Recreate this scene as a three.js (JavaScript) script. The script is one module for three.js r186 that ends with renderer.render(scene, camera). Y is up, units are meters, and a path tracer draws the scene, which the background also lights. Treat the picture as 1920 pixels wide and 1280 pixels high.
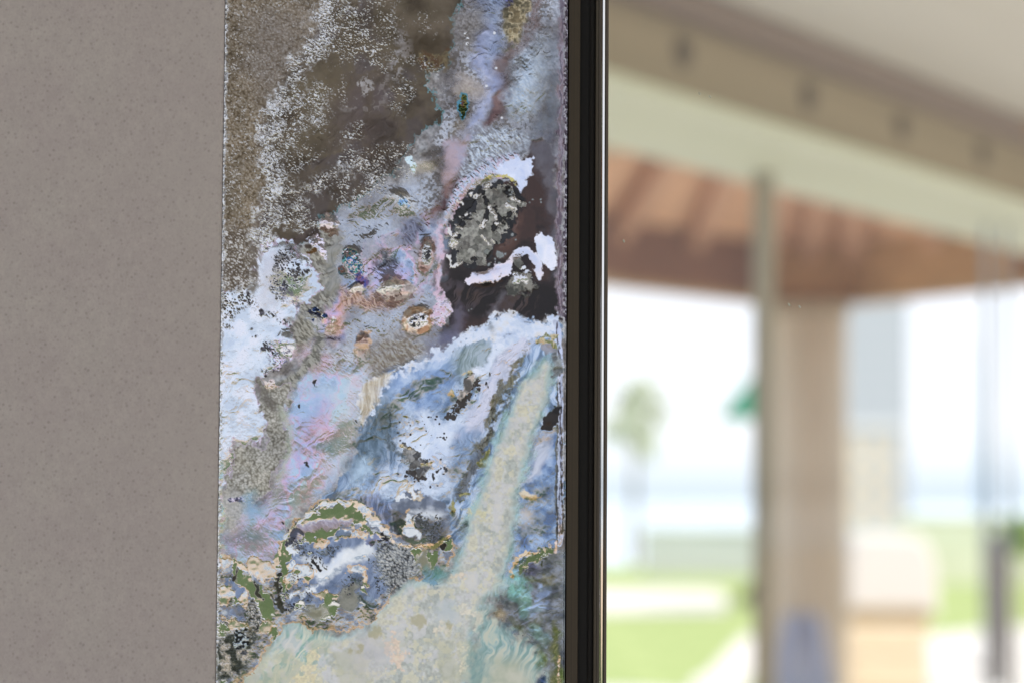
import * as THREE from 'three';
import { RoundedBoxGeometry } from 'three/addons/geometries/RoundedBoxGeometry.js';
import { mergeGeometries } from 'three/addons/utils/BufferGeometryUtils.js';

// ---------------------------------------------------------------- camera, sky, sun, exposure
const EYE = 1.5, PITCH = 3.76 * Math.PI / 180, ROLL = 0.36 * Math.PI / 180, FOV = 16;
const scene = new THREE.Scene();
const camera = new THREE.PerspectiveCamera(FOV, 1024 / 682, 0.05, 20000);
camera.rotation.order = 'YXZ';
camera.position.set(0, EYE, 0);
camera.rotation.set(PITCH, 0, ROLL);
camera.focus = 0.802;
camera.userData.fStop = 8.0;
camera.updateMatrixWorld(true);
const renderer = new THREE.WebGLRenderer();
renderer.toneMapping = THREE.LinearToneMapping;
renderer.toneMappingExposure = 1.3;
renderer.shadowMap.enabled = true;

// ---------------------------------------------------------------- noise
function hash2(x, y, s) {
  let h = Math.imul(x, 374761393) ^ Math.imul(y, 668265263) ^ Math.imul(s, 1274126177);
  h = Math.imul(h ^ (h >>> 13), 1274126177);
  h = Math.imul(h ^ (h >>> 15), 2246822519);
  return ((h ^ (h >>> 16)) >>> 0) / 4294967296;
}
function rng(seed) { let a = seed | 0; return () => { a = (a + 0x6d2b79f5) | 0; let t = Math.imul(a ^ (a >>> 15), 1 | a); t = (t + Math.imul(t ^ (t >>> 7), 61 | t)) ^ t; return ((t ^ (t >>> 14)) >>> 0) / 4294967296; }; }
function vnoise(x, y, s) {
  const ix = Math.floor(x), iy = Math.floor(y), fx = x - ix, fy = y - iy;
  const u = fx * fx * fx * (fx * (fx * 6 - 15) + 10), v = fy * fy * fy * (fy * (fy * 6 - 15) + 10);
  const a = hash2(ix, iy, s), b = hash2(ix + 1, iy, s), c = hash2(ix, iy + 1, s), d = hash2(ix + 1, iy + 1, s);
  return a + (b - a) * u + (c - a) * v + (a - b - c + d) * u * v;
}
function fbm(x, y, s, oct = 4, g = 0.5) {
  let t = 0, a = 1, n = 0;
  for (let i = 0; i < oct; i++) { t += a * vnoise(x, y, s + i * 17); n += a; a *= g; x = x * 2.03 + 11.7; y = y * 2.03 + 5.3; }
  return t / n;
}
function worley(x, y, s) {                                  // distance to the nearest point and its number
  const ix = Math.floor(x), iy = Math.floor(y); let d1 = 9, d2 = 9, id = 0;
  for (let j = -1; j <= 1; j++) for (let i = -1; i <= 1; i++) {
    const cx = ix + i, cy = iy + j, dx = cx + hash2(cx, cy, s) - x, dy = cy + hash2(cx, cy, s + 91) - y, d = dx * dx + dy * dy;
    if (d < d1) { d2 = d1; d1 = d; id = hash2(cx, cy, s + 7); } else if (d < d2) d2 = d;
  }
  return [Math.sqrt(d1), Math.sqrt(d2), id];
}
const clamp = (x, a = 0, b = 1) => (x < a ? a : x > b ? b : x), lerp = (a, b, t) => a + (b - a) * t;
const sstep = (a, b, x) => { const t = clamp((x - a) / (b - a)); return t * t * (3 - 2 * t); };
const lin = (c) => (c <= 0.04045 ? c / 12.92 : Math.pow((c + 0.055) / 1.055, 2.4)), srgb = (c) => (c <= 0.0031308 ? c * 12.92 : 1.055 * Math.pow(c, 1 / 2.4) - 0.055);

// the sky: bright summer haze, thin broken cloud, blue overhead
{
  const W = 1024, H = 512, data = new Float32Array(W * H * 4);
  for (let j = 0; j < H; j++) {
    const up = ((j + 0.5) / H - 0.5) * Math.PI, y = Math.sin(up), k = clamp(y);
    for (let i = 0; i < W; i++) {
      const az = ((i + 0.5) / W - 0.5) * 2 * Math.PI, cx = Math.cos(az) * Math.cos(up), cz = Math.sin(az) * Math.cos(up);
      const t = Math.pow(k, 0.62), q = 1 / (k + 0.22);
      const cl = sstep(0.40, 0.66, fbm(cx * q * 1.5 + 31, cz * q * 1.5 + 17, 401, 5)) * sstep(0.02, 0.16, k);
      const far = sstep(0.035, 0.0, k); const clear = [lerp(1.06, 0.32, t), lerp(1.07, 0.49, t), lerp(1.09, 0.84, t)], cloud = lerp(1.08, 0.88, k);
      for (let c = 0; c < 3; c++) data[(j * W + i) * 4 + c] = y < 0 ? [0.60, 0.70, 0.80][c] : lerp(lerp(clear[c], cloud, cl * 0.85), [0.58, 0.68, 0.78][c], far * 0.9);
      data[(j * W + i) * 4 + 3] = 1;
    }
  }
  const sky = new THREE.DataTexture(data, W, H, THREE.RGBAFormat, THREE.FloatType);
  sky.mapping = THREE.EquirectangularReflectionMapping; sky.magFilter = THREE.LinearFilter; sky.wrapS = THREE.RepeatWrapping; sky.needsUpdate = true;
  scene.background = sky; scene.environment = sky;
}
const sun = new THREE.DirectionalLight(new THREE.Color(1, 0.95, 0.86), 3.6);
sun.position.set(8, 20, 8);
sun.castShadow = true;
sun.shadow.mapSize.set(2048, 2048);
Object.assign(sun.shadow.camera, { left: -30, right: 30, top: 30, bottom: -30, near: 0.5, far: 120 });
sun.target.position.set(0, 0, -1);
scene.add(sun, sun.target);

// ---------------------------------------------------------------- measuring: a point of the photograph (1920 x 1280) put at its distance
const STAND = new THREE.Vector3(0, EYE, 0);
const F = 640 / Math.tan(FOV * Math.PI / 360);
const RIGHT = new THREE.Vector3(1, 0, 0).applyQuaternion(camera.quaternion), UP = new THREE.Vector3(0, 1, 0).applyQuaternion(camera.quaternion), FWD = new THREE.Vector3(0, 0, -1).applyQuaternion(camera.quaternion);
const ray = (px, py) => FWD.clone().addScaledVector(RIGHT, (px - 960) / F).addScaledVector(UP, (640 - py) / F);
function at(px, py, depth) { const r = ray(px, py); return r.multiplyScalar(depth / -r.z).add(STAND); }         // on the upright plane z = -depth
function atY(px, py, y) { const r = ray(px, py); return r.multiplyScalar((y - EYE) / r.y).add(STAND); }            // on the level plane at height y
function seen(x, y, z) { const dx = x, dy = y - EYE, dz = z, w = dx * FWD.x + dy * FWD.y + dz * FWD.z; return [960 + F * (dx * RIGHT.x + dy * RIGHT.y + dz * RIGHT.z) / w, 640 - F * (dx * UP.x + dy * UP.y + dz * UP.z) / w]; }

// ---------------------------------------------------------------- building helpers
const taken = new Map();
function numbered(n) { const k = taken.get(n) ?? 0; taken.set(n, k + 1); return k ? n + '_' + String(k).padStart(3, '0') : n; }
function tag(o, label, category, group) { o.userData.label = label; if (category) o.userData.category = category; if (group) o.userData.group = group; return o; }
function thing(name, label, category, pos = [0, 0, 0], turn = 0, group) {
  const o = new THREE.Group(); o.name = numbered(name); o.position.set(...pos); o.rotation.y = turn; scene.add(o);
  return tag(o, label, category, group);
}
function obj(name, geo, mat, parent = scene) {
  const g = Array.isArray(geo) ? mergeGeometries(geo.map((x) => { const y = x.index ? x.toNonIndexed() : x; for (const a of Object.keys(y.attributes)) if (!['position', 'normal', 'uv'].includes(a)) y.deleteAttribute(a); return y; })) : geo;
  const m = new THREE.Mesh(g, mat); m.name = parent === scene ? numbered(name) : name; m.castShadow = m.receiveShadow = true; parent.add(m);
  return m;
}
function structure(name, geo, mat) { const m = obj(name, geo, mat); m.userData.kind = 'structure'; return m; }
function bx(w, h, d, x = 0, y = 0, z = 0, r = 0) { const k = Math.min(r, w / 2.01, h / 2.01, d / 2.01); return (k > 0 ? new RoundedBoxGeometry(w, h, d, 2, k) : new THREE.BoxGeometry(w, h, d)).translate(x, y, z); }
function span(x0, x1, y0, y1, z0, z1, r = 0) { return bx(x1 - x0, y1 - y0, z1 - z0, (x0 + x1) / 2, (y0 + y1) / 2, (z0 + z1) / 2, r); }
function cyl(r0, r1, h, x = 0, y = 0, z = 0, n = 24) { return new THREE.CylinderGeometry(r1, r0, h, n).translate(x, y + h / 2, z); }
function bar(a, b, w, h, up = new THREE.Vector3(0, 1, 0)) {                       // a squared timber from a to b
  const d = b.clone().sub(a), L = d.length(), m = new THREE.Matrix4(), x = d.normalize(), z = x.clone().cross(up).normalize(), y = z.clone().cross(x);
  return new THREE.BoxGeometry(L, h, w).applyMatrix4(m.makeBasis(x, y, z).setPosition(a.clone().add(b).multiplyScalar(0.5)));
}
function grainMap(size, f) {                                                     // f(x, y) -> [r, g, b] in sRGB 0..255
  const d = new Uint8Array(size * size * 4);
  for (let j = 0; j < size; j++) for (let i = 0; i < size; i++) { const c = f(i, j), o = (j * size + i) * 4; for (let k = 0; k < 3; k++) d[o + k] = clamp(c[k], 0, 255); d[o + 3] = 255; }
  const t = new THREE.DataTexture(d, size, size); t.wrapS = t.wrapT = THREE.RepeatWrapping; t.magFilter = THREE.LinearFilter; t.colorSpace = THREE.SRGBColorSpace; t.needsUpdate = true;
  return t;
}
function mottled(a, b, seed, size = 256, cell = 24) {
  return grainMap(size, (i, j) => {
    const w = size / cell, x = i / cell, y = j / cell;                            // blended at the border so that it repeats without a seam
    const s = sstep(0.7, 1, i / size), t = sstep(0.7, 1, j / size), n = (p, q) => fbm(p, q, seed, 5, 0.6);
    const v = clamp((lerp(lerp(n(x, y), n(x - w, y), s), lerp(n(x, y - w), n(x - w, y - w), s), t) - 0.5) * 2 + 0.5);
    return [0, 1, 2].map((k) => lerp(a[k], b[k], v));
  });
}
const std = (o) => new THREE.MeshStandardMaterial(o);
const plain = (hex, rough = 0.6, metal = 0) => std({ color: hex, roughness: rough, metalness: metal });

// ---------------------------------------------------------------- the glass panel: its silvering, lustres, crusts and relief, some mirrored tones put into the colour, on one sheet of cells
const PZ = -0.8;                                                                 // its face
const PX0 = (at(422, 5, 0.8).x + at(404, 1270, 0.8).x) / 2, PX1 = (at(1065, 5, 0.8).x + at(1058.5, 1270, 0.8).x) / 2;
const PY0 = at(740, 1560, 0.8).y, PY1 = at(740, -280, 0.8).y, PW = PX1 - PX0, PH = PY1 - PY0;
const TH = 2048, TW = Math.round(TH * PW / PH), NT = TW * TH, CELL = PH / TH;
const QX = new Float32Array(NT), QY = new Float32Array(NT);                     // where each cell stands in the measured drawing
for (let j = 0; j < TH; j++) for (let i = 0; i < TW; i++) { const q = seen(PX0 + (i + 0.5) / TW * PW, PY0 + (j + 0.5) / TH * PH, PZ); QX[j * TW + i] = q[0]; QY[j * TW + i] = q[1]; }
const stretch = (v, k = 2.1) => clamp((v - 0.5) * k + 0.5);
function field(f) { const a = new Float32Array(FN); for (let n = 0; n < FN; n++) a[n] = f(FQX[n], FQY[n]); return a; }
const S2 = Math.SQRT1_2;
const FX = 640, FN = NT + FX * TW, FQX = new Float32Array(FN), FQY = new Float32Array(FN);             // the noise runs on past the sheet, so that every layer may take its own stretch of it
for (let n = 0; n < FN; n++) { const j = Math.floor(n / TW), i = n % TW, q = seen(PX0 + (i + 0.5) / TW * PW, PY0 + (j + 0.5) / TH * PH, PZ); FQX[n] = q[0]; FQY[n] = q[1]; }
const N = {
  n60: field((x, y) => stretch(fbm(x / 60, y / 60, 11, 5), 2.4)),
  n24: field((x, y) => stretch(fbm(x / 24, y / 24, 23, 4), 2.2)),
  n10: field((x, y) => stretch(fbm(x / 10, y / 10, 37, 3))),
  n4: field((x, y) => stretch(fbm(x / 4.2, y / 4.2, 41, 2), 1.8)),
  stk: field((x, y) => { const a = (x + y) * S2, b = (y - x) * S2, w = (vnoise(x / 15, y / 15, 3) - 0.5) * 6; return stretch(fbm((a + w) / 6.4, (b + w) / 2.7, 53, 2), 1.9); }),
  vst: field((x, y) => stretch(fbm(x / 3.2 + (vnoise(x / 20, y / 20, 9) - 0.5) * 3, y / 22, 61, 3), 2.2)),
  flw: field((x, y) => { const w = (fbm(x / 45, y / 45, 71, 3) - 0.5) * 46, a = x * 0.46 - y * 0.89 + w, b = x * 0.89 + y * 0.46 + w; return stretch(fbm(a / 46, b / 7.5, 67, 4, 0.6), 2.4); }),
  w5: field((x, y) => { const w = (fbm(x / 9, y / 9, 83, 2) - 0.5) * 6; const d = worley((x + w) / 5, (y + w) / 5, 73); return clamp(1 - d[0] * 1.15); }),
  w12: field((x, y) => { const w = (fbm(x / 12, y / 12, 85, 3) - 0.5) * 12; const d = worley((x + w) / 13, (y - w) / 13, 79); return clamp(1 - d[0] * 1.1); }),
  id12: field((x, y) => { const w = (fbm(x / 12, y / 12, 85, 3) - 0.5) * 12; return worley((x + w) / 13, (y - w) / 13, 79)[2]; }),
};
{ // small separate grains, ranked so that a threshold t leaves the share 1 - t of the face
  const g = field((x, y) => { const a = (x + y) * S2, b = (y - x) * S2, w = (fbm(x / 6, y / 6, 93, 2) - 0.5) * 4, q = worley((a + w) / 5.2, (b - w) / 3.3, 97); return (1 - q[0] * 1.1) * (0.35 + 0.65 * q[2]) + (fbm(x / 22, y / 22, 95, 3) - 0.5) * 0.55 + (vnoise(x / 1.6, y / 1.6, 99) - 0.5) * 0.18; });
  const s = []; for (let n = 0; n < FN; n += 97) s.push(g[n]); s.sort((p, q) => p - q);
  N.dot = g.map((v) => { let lo = 0, hi = s.length - 1; while (lo < hi) { const m = (lo + hi) >> 1; if (s[m] < v) lo = m + 1; else hi = m; } return lo / (s.length - 1); });
}
N.peb = N.w5.map((v, n) => 0.55 * v + 0.3 * N.n4[n] + 0.15 * N.n10[n]);
const CR = new Float32Array(NT), CG = new Float32Array(NT), CB = new Float32Array(NT), RO = new Float32Array(NT), ME = new Float32Array(NT), HC = new Float32Array(NT), HD = new Float32Array(NT), TX = new Float32Array(NT), TY = new Float32Array(NT), ID = new Uint8Array(NT);
const KINDS = [];                                                                // the parts that the panel is seen to be made of
function kind(name, label) { KINDS.push([name, label]); return KINDS.length - 1; }

function distanceTo(s) {                                                         // signed distance in drawing units, negative inside
  if (s.e) {
    const [cx, cy, rx, ry, a = 0] = s.e, c = Math.cos(a * Math.PI / 180), n = Math.sin(a * Math.PI / 180);
    return { f: (x, y) => { const dx = x - cx, dy = y - cy, u = (dx * c + dy * n) / rx, v = (dy * c - dx * n) / ry, k = Math.hypot(u, v); return (k - 1) * Math.min(rx, ry) * (k < 1 ? 1 : 0.5 + 0.5 * Math.max(rx, ry) / Math.min(rx, ry)); }, b: [cx - Math.max(rx, ry), cy - Math.max(rx, ry), cx + Math.max(rx, ry), cy + Math.max(rx, ry)] };
  }
  const p = s.p ?? s.s, xs = p.map((q) => q[0]), ys = p.map((q) => q[1]), R = s.s ? [].concat(s.w) : [0], m = Math.max(...R), b = [Math.min(...xs) - m, Math.min(...ys) - m, Math.max(...xs) + m, Math.max(...ys) + m];
  if (s.s) return { b, f: (x, y) => {
    let best = 1e9;
    for (let i = 0; i + 1 < p.length; i++) {
      const ax = p[i][0], ay = p[i][1], vx = p[i + 1][0] - ax, vy = p[i + 1][1] - ay, t = clamp(((x - ax) * vx + (y - ay) * vy) / (vx * vx + vy * vy + 1e-9));
      const r = R.length > 1 ? lerp(R[i], R[i + 1], t) : R[0], d = Math.hypot(x - ax - vx * t, y - ay - vy * t) - r;
      if (d < best) best = d;
    }
    return best;
  } };
  return { b, f: (x, y) => {
    let best = 1e9, inside = false;
    for (let i = 0, j = p.length - 1; i < p.length; j = i++) {
      const ax = p[j][0], ay = p[j][1], ex = p[i][0], ey = p[i][1], vx = ex - ax, vy = ey - ay, t = clamp(((x - ax) * vx + (y - ay) * vy) / (vx * vx + vy * vy + 1e-9)), dx = x - ax - vx * t, dy = y - ay - vy * t, d = dx * dx + dy * dy;
      if (d < best) best = d;
      if ((ay > y) !== (ey > y) && x < (ex - ax) * (y - ay) / (ey - ay) + ax) inside = !inside;
    }
    return (inside ? -1 : 1) * Math.sqrt(best);
  } };
}
let layerNo = 0;
function layer(o) {
  const melt = (o.soft ?? 1.2) >= 5 && !o.fl, shape = o.all ? null : distanceTo(o), soft = (o.soft ?? 1.2) * (melt ? 1.5 : 1), rag = (o.rag ?? 4) * (melt ? 0.6 : 1), fine = (o.fine ?? 1.3) * (melt ? 0.4 : 1), warp = o.warp ?? 7, no = ++layerNo;
  const shift = ((no * 7919) % FX) * TW, pick = (a, n) => a[n + shift];
  const cols = o.c.map((c) => c.map((v) => lin(v / 255))), pad = rag + fine + soft + warp + (o.ln ? o.ln.w : 0) + 4;
  let i0 = 0, i1 = TW, j0 = 0, j1 = TH;
  if (shape) {
    const [a, b, c, d] = shape.b, lo = at(a - pad, d + pad, 0.8), hi = at(c + pad, b - pad, 0.8);
    i0 = clamp(Math.floor((lo.x - PX0) / PW * TW) - 14, 0, TW); i1 = clamp(Math.ceil((hi.x - PX0) / PW * TW) + 14, 0, TW);
    j0 = clamp(Math.floor((lo.y - PY0) / PH * TH) - 14, 0, TH); j1 = clamp(Math.ceil((hi.y - PY0) / PH * TH) + 14, 0, TH);
  }
  const by = N[o.by ?? 'n24'], con = o.con ?? 1.2, gr = o.gr ? N[o.gr[0]] : null, dt = o.d ? N[o.d[0]] : null, fl = o.fl ? N[o.fl[0]] : null;
  const ln = o.ln && { ...o.ln, k: o.ln.c.map((v) => lin(v / 255)) };
  for (let j = j0; j < j1; j++) for (let i = i0; i < i1; i++) {
    const n = j * TW + i;
    let d = -1e3, d0 = -1e3;
    if (shape) {
      const x = QX[n] + (pick(N.n24, n) - 0.5) * 2 * warp, y = QY[n] + (N.n24[n + ((no * 4801 + 311) % FX) * TW] - 0.5) * 2 * warp;
      d0 = shape.f(x, y);
      if (d0 > pad) continue;
      d = d0 + (pick(N.n10, n) - 0.5) * 2 * rag + (pick(N.n4, n) - 0.5) * 2 * fine;
    }
    let m = shape ? sstep(soft, -soft, d) : 1;
    if (fl) m *= sstep(o.fl[1] - (o.fl[2] ?? 0.06), o.fl[1] + (o.fl[2] ?? 0.06), pick(fl, n));
    if (o.fade) m *= sstep(0, o.fade, -d0);                                       // a patch that thins out over this width
    m *= o.op ?? 1;
    if (o.h) HC[n] += o.h * 0.6 * (o.hw ? sstep(0, o.hw, -d0) : 1) * (d0 < 0 || !shape ? 1 : 0);
    if (m > 0.002) {
      const v = clamp((pick(by, n) - 0.5) * con + 0.5) * (cols.length - 1), k = Math.min(cols.length - 2, Math.floor(v)), t = cols.length > 1 ? v - k : 0;
      const a = cols[Math.max(k, 0)], b = cols[Math.min(Math.max(k, 0) + 1, cols.length - 1)], s = gr ? 1 + (pick(gr, n) - 0.5) * 2 * o.gr[1] : 1;
      CR[n] = lerp(CR[n], lerp(a[0], b[0], t) * s, m); CG[n] = lerp(CG[n], lerp(a[1], b[1], t) * s, m); CB[n] = lerp(CB[n], lerp(a[2], b[2], t) * s, m);
      RO[n] = lerp(RO[n], o.ro ?? 0.35, m); ME[n] = lerp(ME[n], o.me ?? 0.7, m);
      TX[n] = lerp(TX[n], (o.tx ?? 0) * Math.PI / 180, m); TY[n] = lerp(TY[n], (o.ty ?? 0) * Math.PI / 180, m);
      if (dt || o.flat) HD[n] = lerp(HD[n], dt ? (pick(dt, n) * o.d[1] + (o.d[2] ? N[o.d[2]][n] * o.d[3] : 0)) * 0.6 : 0, m);
      if (o.lift) HD[n] += o.lift * m;
      if (m > 0.5 && o.id !== undefined) ID[n] = o.id;
    }
    if (ln) {
      const q = sstep(ln.w, ln.w * 0.45, Math.abs(d + (ln.at ?? 0))) * (ln.o ?? 1);
      if (q > 0.002) { CR[n] = lerp(CR[n], ln.k[0], q); CG[n] = lerp(CG[n], ln.k[1], q); CB[n] = lerp(CB[n], ln.k[2], q); RO[n] = lerp(RO[n], ln.ro ?? 0.35, q); ME[n] = lerp(ME[n], ln.me ?? o.me ?? 0.7, q); if (ln.ty !== undefined) TY[n] = lerp(TY[n], ln.ty * Math.PI / 180, q); }
    }
  }
}

function bump(x, y, rx, ry, a, h) {                                             // a rounded swelling (or, below nought, a hollow) of the face, h millimetres high
  const c = Math.cos(a * Math.PI / 180), s = Math.sin(a * Math.PI / 180), R = Math.max(rx, ry), lo = at(x - R, y + R, 0.8), hi = at(x + R, y - R, 0.8);
  for (let j = clamp(Math.floor((lo.y - PY0) / CELL) - 4, 0, TH); j < clamp(Math.ceil((hi.y - PY0) / CELL) + 4, 0, TH); j++) for (let i = clamp(Math.floor((lo.x - PX0) / CELL) - 4, 0, TW); i < clamp(Math.ceil((hi.x - PX0) / CELL) + 4, 0, TW); i++) {
    const n = j * TW + i, dx = QX[n] - x + (N.n24[n] - 0.5) * 8, dy = QY[n] - y, k = Math.hypot((dx * c + dy * s) / rx, (dy * c - dx * s) / ry);
    if (k < 1) HC[n] += h * (0.5 + 0.5 * Math.cos(Math.PI * k));
  }
}
const K = {
  silver: kind('silvered_glass', 'grey silver pebbled ground of the panel'),
  frost: kind('frosted_glass', 'brown frosted area with silver flecks and painted glints across the upper left'),
  dark: kind('clear_glass', 'clear almost black area at the upper right'),
  white: kind('silver_film', 'bright silver white film down the left edge'),
  film: kind('iridescent_film', 'lilac and pale blue iridescent film'),
  crust: kind('grey_crust', 'knobbly grey crust in the clear dark area'),
  blob: kind('white_blob', 'glossy white blob lying over the clear dark area'),
  crater: kind('crater', 'raised tan rimmed crater with a white core'),
  river: kind('grey_band', 'winding matt grey band at the left'),
  blue: kind('blue_glass', 'blue grey streaked glass in the middle'),
  arm: kind('pale_flow', 'pale yellow cream flow with teal fringes'),
  arch: kind('mirror_patch', 'smooth curved mirror patches in an arch'),
  ridge: kind('white_ridge', 'white ridge between the silver ground and the blue glass'),
  nugget: kind('nugget', 'small knobbly crystal nugget'),
  black: kind('black_chip', 'ragged black chip'),
};

// --- ground of the panel
layer({ all: 1, c: [[112, 108, 108], [146, 144, 146], [172, 174, 180]], by: 'n24', gr: ['n4', 0.3], ro: 0.34, me: 0.75, d: ['peb', 0.10], id: K.silver });
layer({ p: [[850, -300], [1075, -300], [1075, 300], [980, 330], [850, 430], [780, 430], [800, 300], [830, 150]], c: [[96, 92, 94], [140, 140, 146], [168, 172, 182]], by: 'n60', gr: ['stk', 0.22], soft: 16, ro: 0.2, me: 0.88, d: ['peb', 0.07], id: K.silver });
layer({ p: [[590, 420], [700, 350], [800, 330], [830, 420], [820, 560], [840, 620], [780, 680], [700, 720], [640, 700], [560, 600], [540, 480]], c: [[130, 131, 138], [150, 153, 162], [168, 174, 186]], by: 'n60', gr: ['n4', 0.1], soft: 12, ro: 0.13, me: 0.92, d: ['stk', 0.06], id: K.silver });
layer({ p: [[850, -300], [1040, -300], [1040, 300], [860, 420], [780, 420], [800, 300], [830, 150]], c: [[74, 70, 70], [96, 92, 92]], fl: ['n4', 0.6, 0.1], soft: 16, op: 0.75, ro: 0.4, me: 0.5 });
// --- pebbled brown glass, upper left, then the frosted brown field up to its ragged coast
layer({ p: [[380, -300], [900, -300], [890, -60], [864, 0], [845, 38], [851, 62], [843, 98], [846, 118], [828, 129], [796, 134], [808, 164], [820, 186], [828, 208], [824, 224], [792, 250], [762, 276], [745, 320], [717, 332], [694, 359], [645, 388], [604, 408], [590, 440], [560, 452], [500, 470], [470, 540], [380, 560]], c: [[60, 52, 43], [80, 71, 60], [88, 79, 66], [80, 73, 72]], by: 'n60', con: 1.5, gr: ['n24', 0.2], ro: 0.28, me: 0.6, d: ['n10', 0.05], rag: 4, fine: 3, ln: { c: [104, 160, 172], w: 2.2, o: 0.55, me: 0.9 }, id: K.frost });
layer({ p: [[610, 300], [760, 250], [800, 200], [812, 230], [770, 275], [745, 320], [690, 358], [610, 402], [560, 420], [520, 380]], c: [[52, 44, 40], [74, 66, 62]], soft: 22, rag: 12, ro: 0.3, me: 0.5, d: ['n10', 0.05], op: 0.85 });
layer({ e: [590, 170, 45, 34, -40], c: [[96, 87, 70]], soft: 20, rag: 10, op: 0.7, ro: 0.4, me: 0.4, flat: 1 });
layer({ s: [[640, 130], [650, 200], [600, 250], [540, 270]], w: 26, c: [[90, 81, 66]], soft: 18, rag: 12, op: 0.65, ro: 0.4, me: 0.4, flat: 1 });
layer({ e: [680, 210, 55, 70, 20], c: [[92, 82, 84], [78, 68, 64]], soft: 24, rag: 10, op: 0.7, ro: 0.35, me: 0.5, flat: 1 });
layer({ p: [[720, -200], [862, -200], [850, 60], [835, 120], [780, 140], [720, 110], [690, 30]], c: [[64, 56, 46], [84, 76, 64], [98, 89, 78]], by: 'n60', soft: 18, ro: 0.4, me: 0.45, d: ['flw', 0.05], rag: 9 });
layer({ p: [[740, 70], [840, 66], [846, 100], [770, 112]], c: [[58, 48, 34]], soft: 16, rag: 8, op: 0.8, ro: 0.35, me: 0.5 });
layer({ p: [[786, 100], [842, 96], [846, 116], [828, 128], [790, 130]], c: [[84, 66, 50], [106, 96, 74], [64, 52, 44]], by: 'n10', soft: 4, ro: 0.3, me: 0.7, d: ['n4', 0.1] });
layer({ p: [[380, -300], [680, -300], [640, -40], [606, 40], [548, 128], [502, 192], [488, 258], [498, 330], [488, 400], [474, 486], [446, 530], [380, 560]], c: [[80, 69, 54], [106, 95, 80], [120, 110, 96], [142, 134, 126]], by: 'peb', con: 1.7, gr: ['n60', 0.22], soft: 8, ro: 0.38, me: 0.55, d: ['peb', 0.26], id: K.frost });
layer({ p: [[380, -300], [680, -300], [640, -40], [606, 40], [548, 128], [502, 192], [488, 258], [498, 330], [488, 400], [474, 486], [446, 530], [380, 560]], c: [[150, 144, 136], [186, 184, 184]], by: 'n4', fl: ['dot', 0.88, 0.08], soft: 8, ro: 0.25, me: 0.8, d: ['dot', 0.14] });
layer({ p: [[470, 20], [600, 20], [560, 110], [500, 190], [470, 140]], c: [[92, 82, 74], [122, 114, 108], [150, 146, 146]], by: 'peb', con: 1.6, soft: 24, ro: 0.38, me: 0.55, op: 0.7, d: ['peb', 0.2] });
layer({ s: [[640, -60], [606, 62], [548, 148], [512, 205], [500, 262], [512, 330], [504, 400], [490, 470]], w: [30, 20, 13, 12, 12, 14, 17, 20], c: [[182, 180, 180], [220, 222, 226]], by: 'n4', con: 1.6, fl: ['dot', 0.36, 0.18], soft: 12, rag: 14, ro: 0.14, me: 1, d: ['dot', 0.2], id: K.frost });  // silver flecks, their glints partly put into the pale colour
layer({ p: [[590, 20], [730, -20], [745, 60], [716, 130], [660, 110], [610, 110]], c: [[176, 174, 174], [214, 216, 220]], by: 'n4', con: 2, fl: ['dot', 0.8, 0.1], soft: 14, rag: 14, ro: 0.14, me: 1, d: ['dot', 0.2] });
layer({ p: [[505, 210], [560, 150], [610, 175], [600, 235], [550, 270], [510, 330], [498, 300]], c: [[176, 174, 174], [214, 216, 220]], by: 'n4', con: 2, fl: ['dot', 0.8, 0.08], soft: 12, rag: 14, ro: 0.14, me: 1, d: ['stk', 0.2] });
for (const [x, y, rx, ry, a, t] of [[596, 180, 18, 26, 10, 0.55], [588, 222, 26, 9, -8, 0.5], [660, 250, 22, 12, -20, 0.62], [640, 178, 6, 22, 0, 0.6], [650, 300, 20, 16, -50, 0.52], [690, 318, 26, 12, 30, 0.56], [600, 340, 26, 18, -30, 0.48], [560, 300, 40, 18, -30, 0.6], [520, 360, 24, 40, 10, 0.5], [566, 375, 18, 14, 0, 0.46], [548, 405, 34, 22, -10, 0.46], [580, 430, 22, 18, 40, 0.5], [640, 345, 14, 30, 10, 0.55], [678, 362, 30, 12, -40, 0.54], [748, 178, 16, 30, 10, 0.62], [765, 170, 12, 18, 0, 0.6], [752, 112, 22, 10, 0, 0.66], [800, 120, 16, 10, 0, 0.6], [800, 45, 20, 16, 0, 0.66], [690, 300, 40, 20, -30, 0.62], [760, 320, 22, 14, -30, 0.5], [745, 290, 30, 14, -30, 0.66], [540, 235, 26, 40, 35, 0.55], [710, 345, 22, 14, -30, 0.52]])
  layer({ e: [x, y, rx, ry, a], c: [[176, 174, 174], [216, 218, 222]], by: 'n4', con: 2, fl: ['dot', 0.25 + t * 0.85, 0.1], soft: 12, rag: 8, ro: 0.14, me: 1, d: ['dot', 0.2] });
layer({ p: [[738, 40], [762, 60], [768, 120], [752, 152], [738, 150], [728, 120], [742, 90]], c: [[128, 122, 120], [166, 164, 168]], fl: ['n10', 0.42, 0.2], soft: 8, rag: 8, op: 0.8, ro: 0.3, me: 0.7, d: ['dot', 0.06] });
layer({ p: [[674, 148], [690, 152], [696, 164], [680, 180], [668, 186], [672, 166]], c: [[150, 146, 146], [176, 174, 178]], soft: 4, ro: 0.3, me: 0.7, fl: ['n4', 0.3, 0.15] });
layer({ s: [[640, 200], [690, 205], [720, 180], [730, 120]], w: 8, c: [[132, 126, 124]], fl: ['n10', 0.5, 0.2], soft: 6, rag: 8, op: 0.7, ro: 0.3, me: 0.7 });
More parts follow.
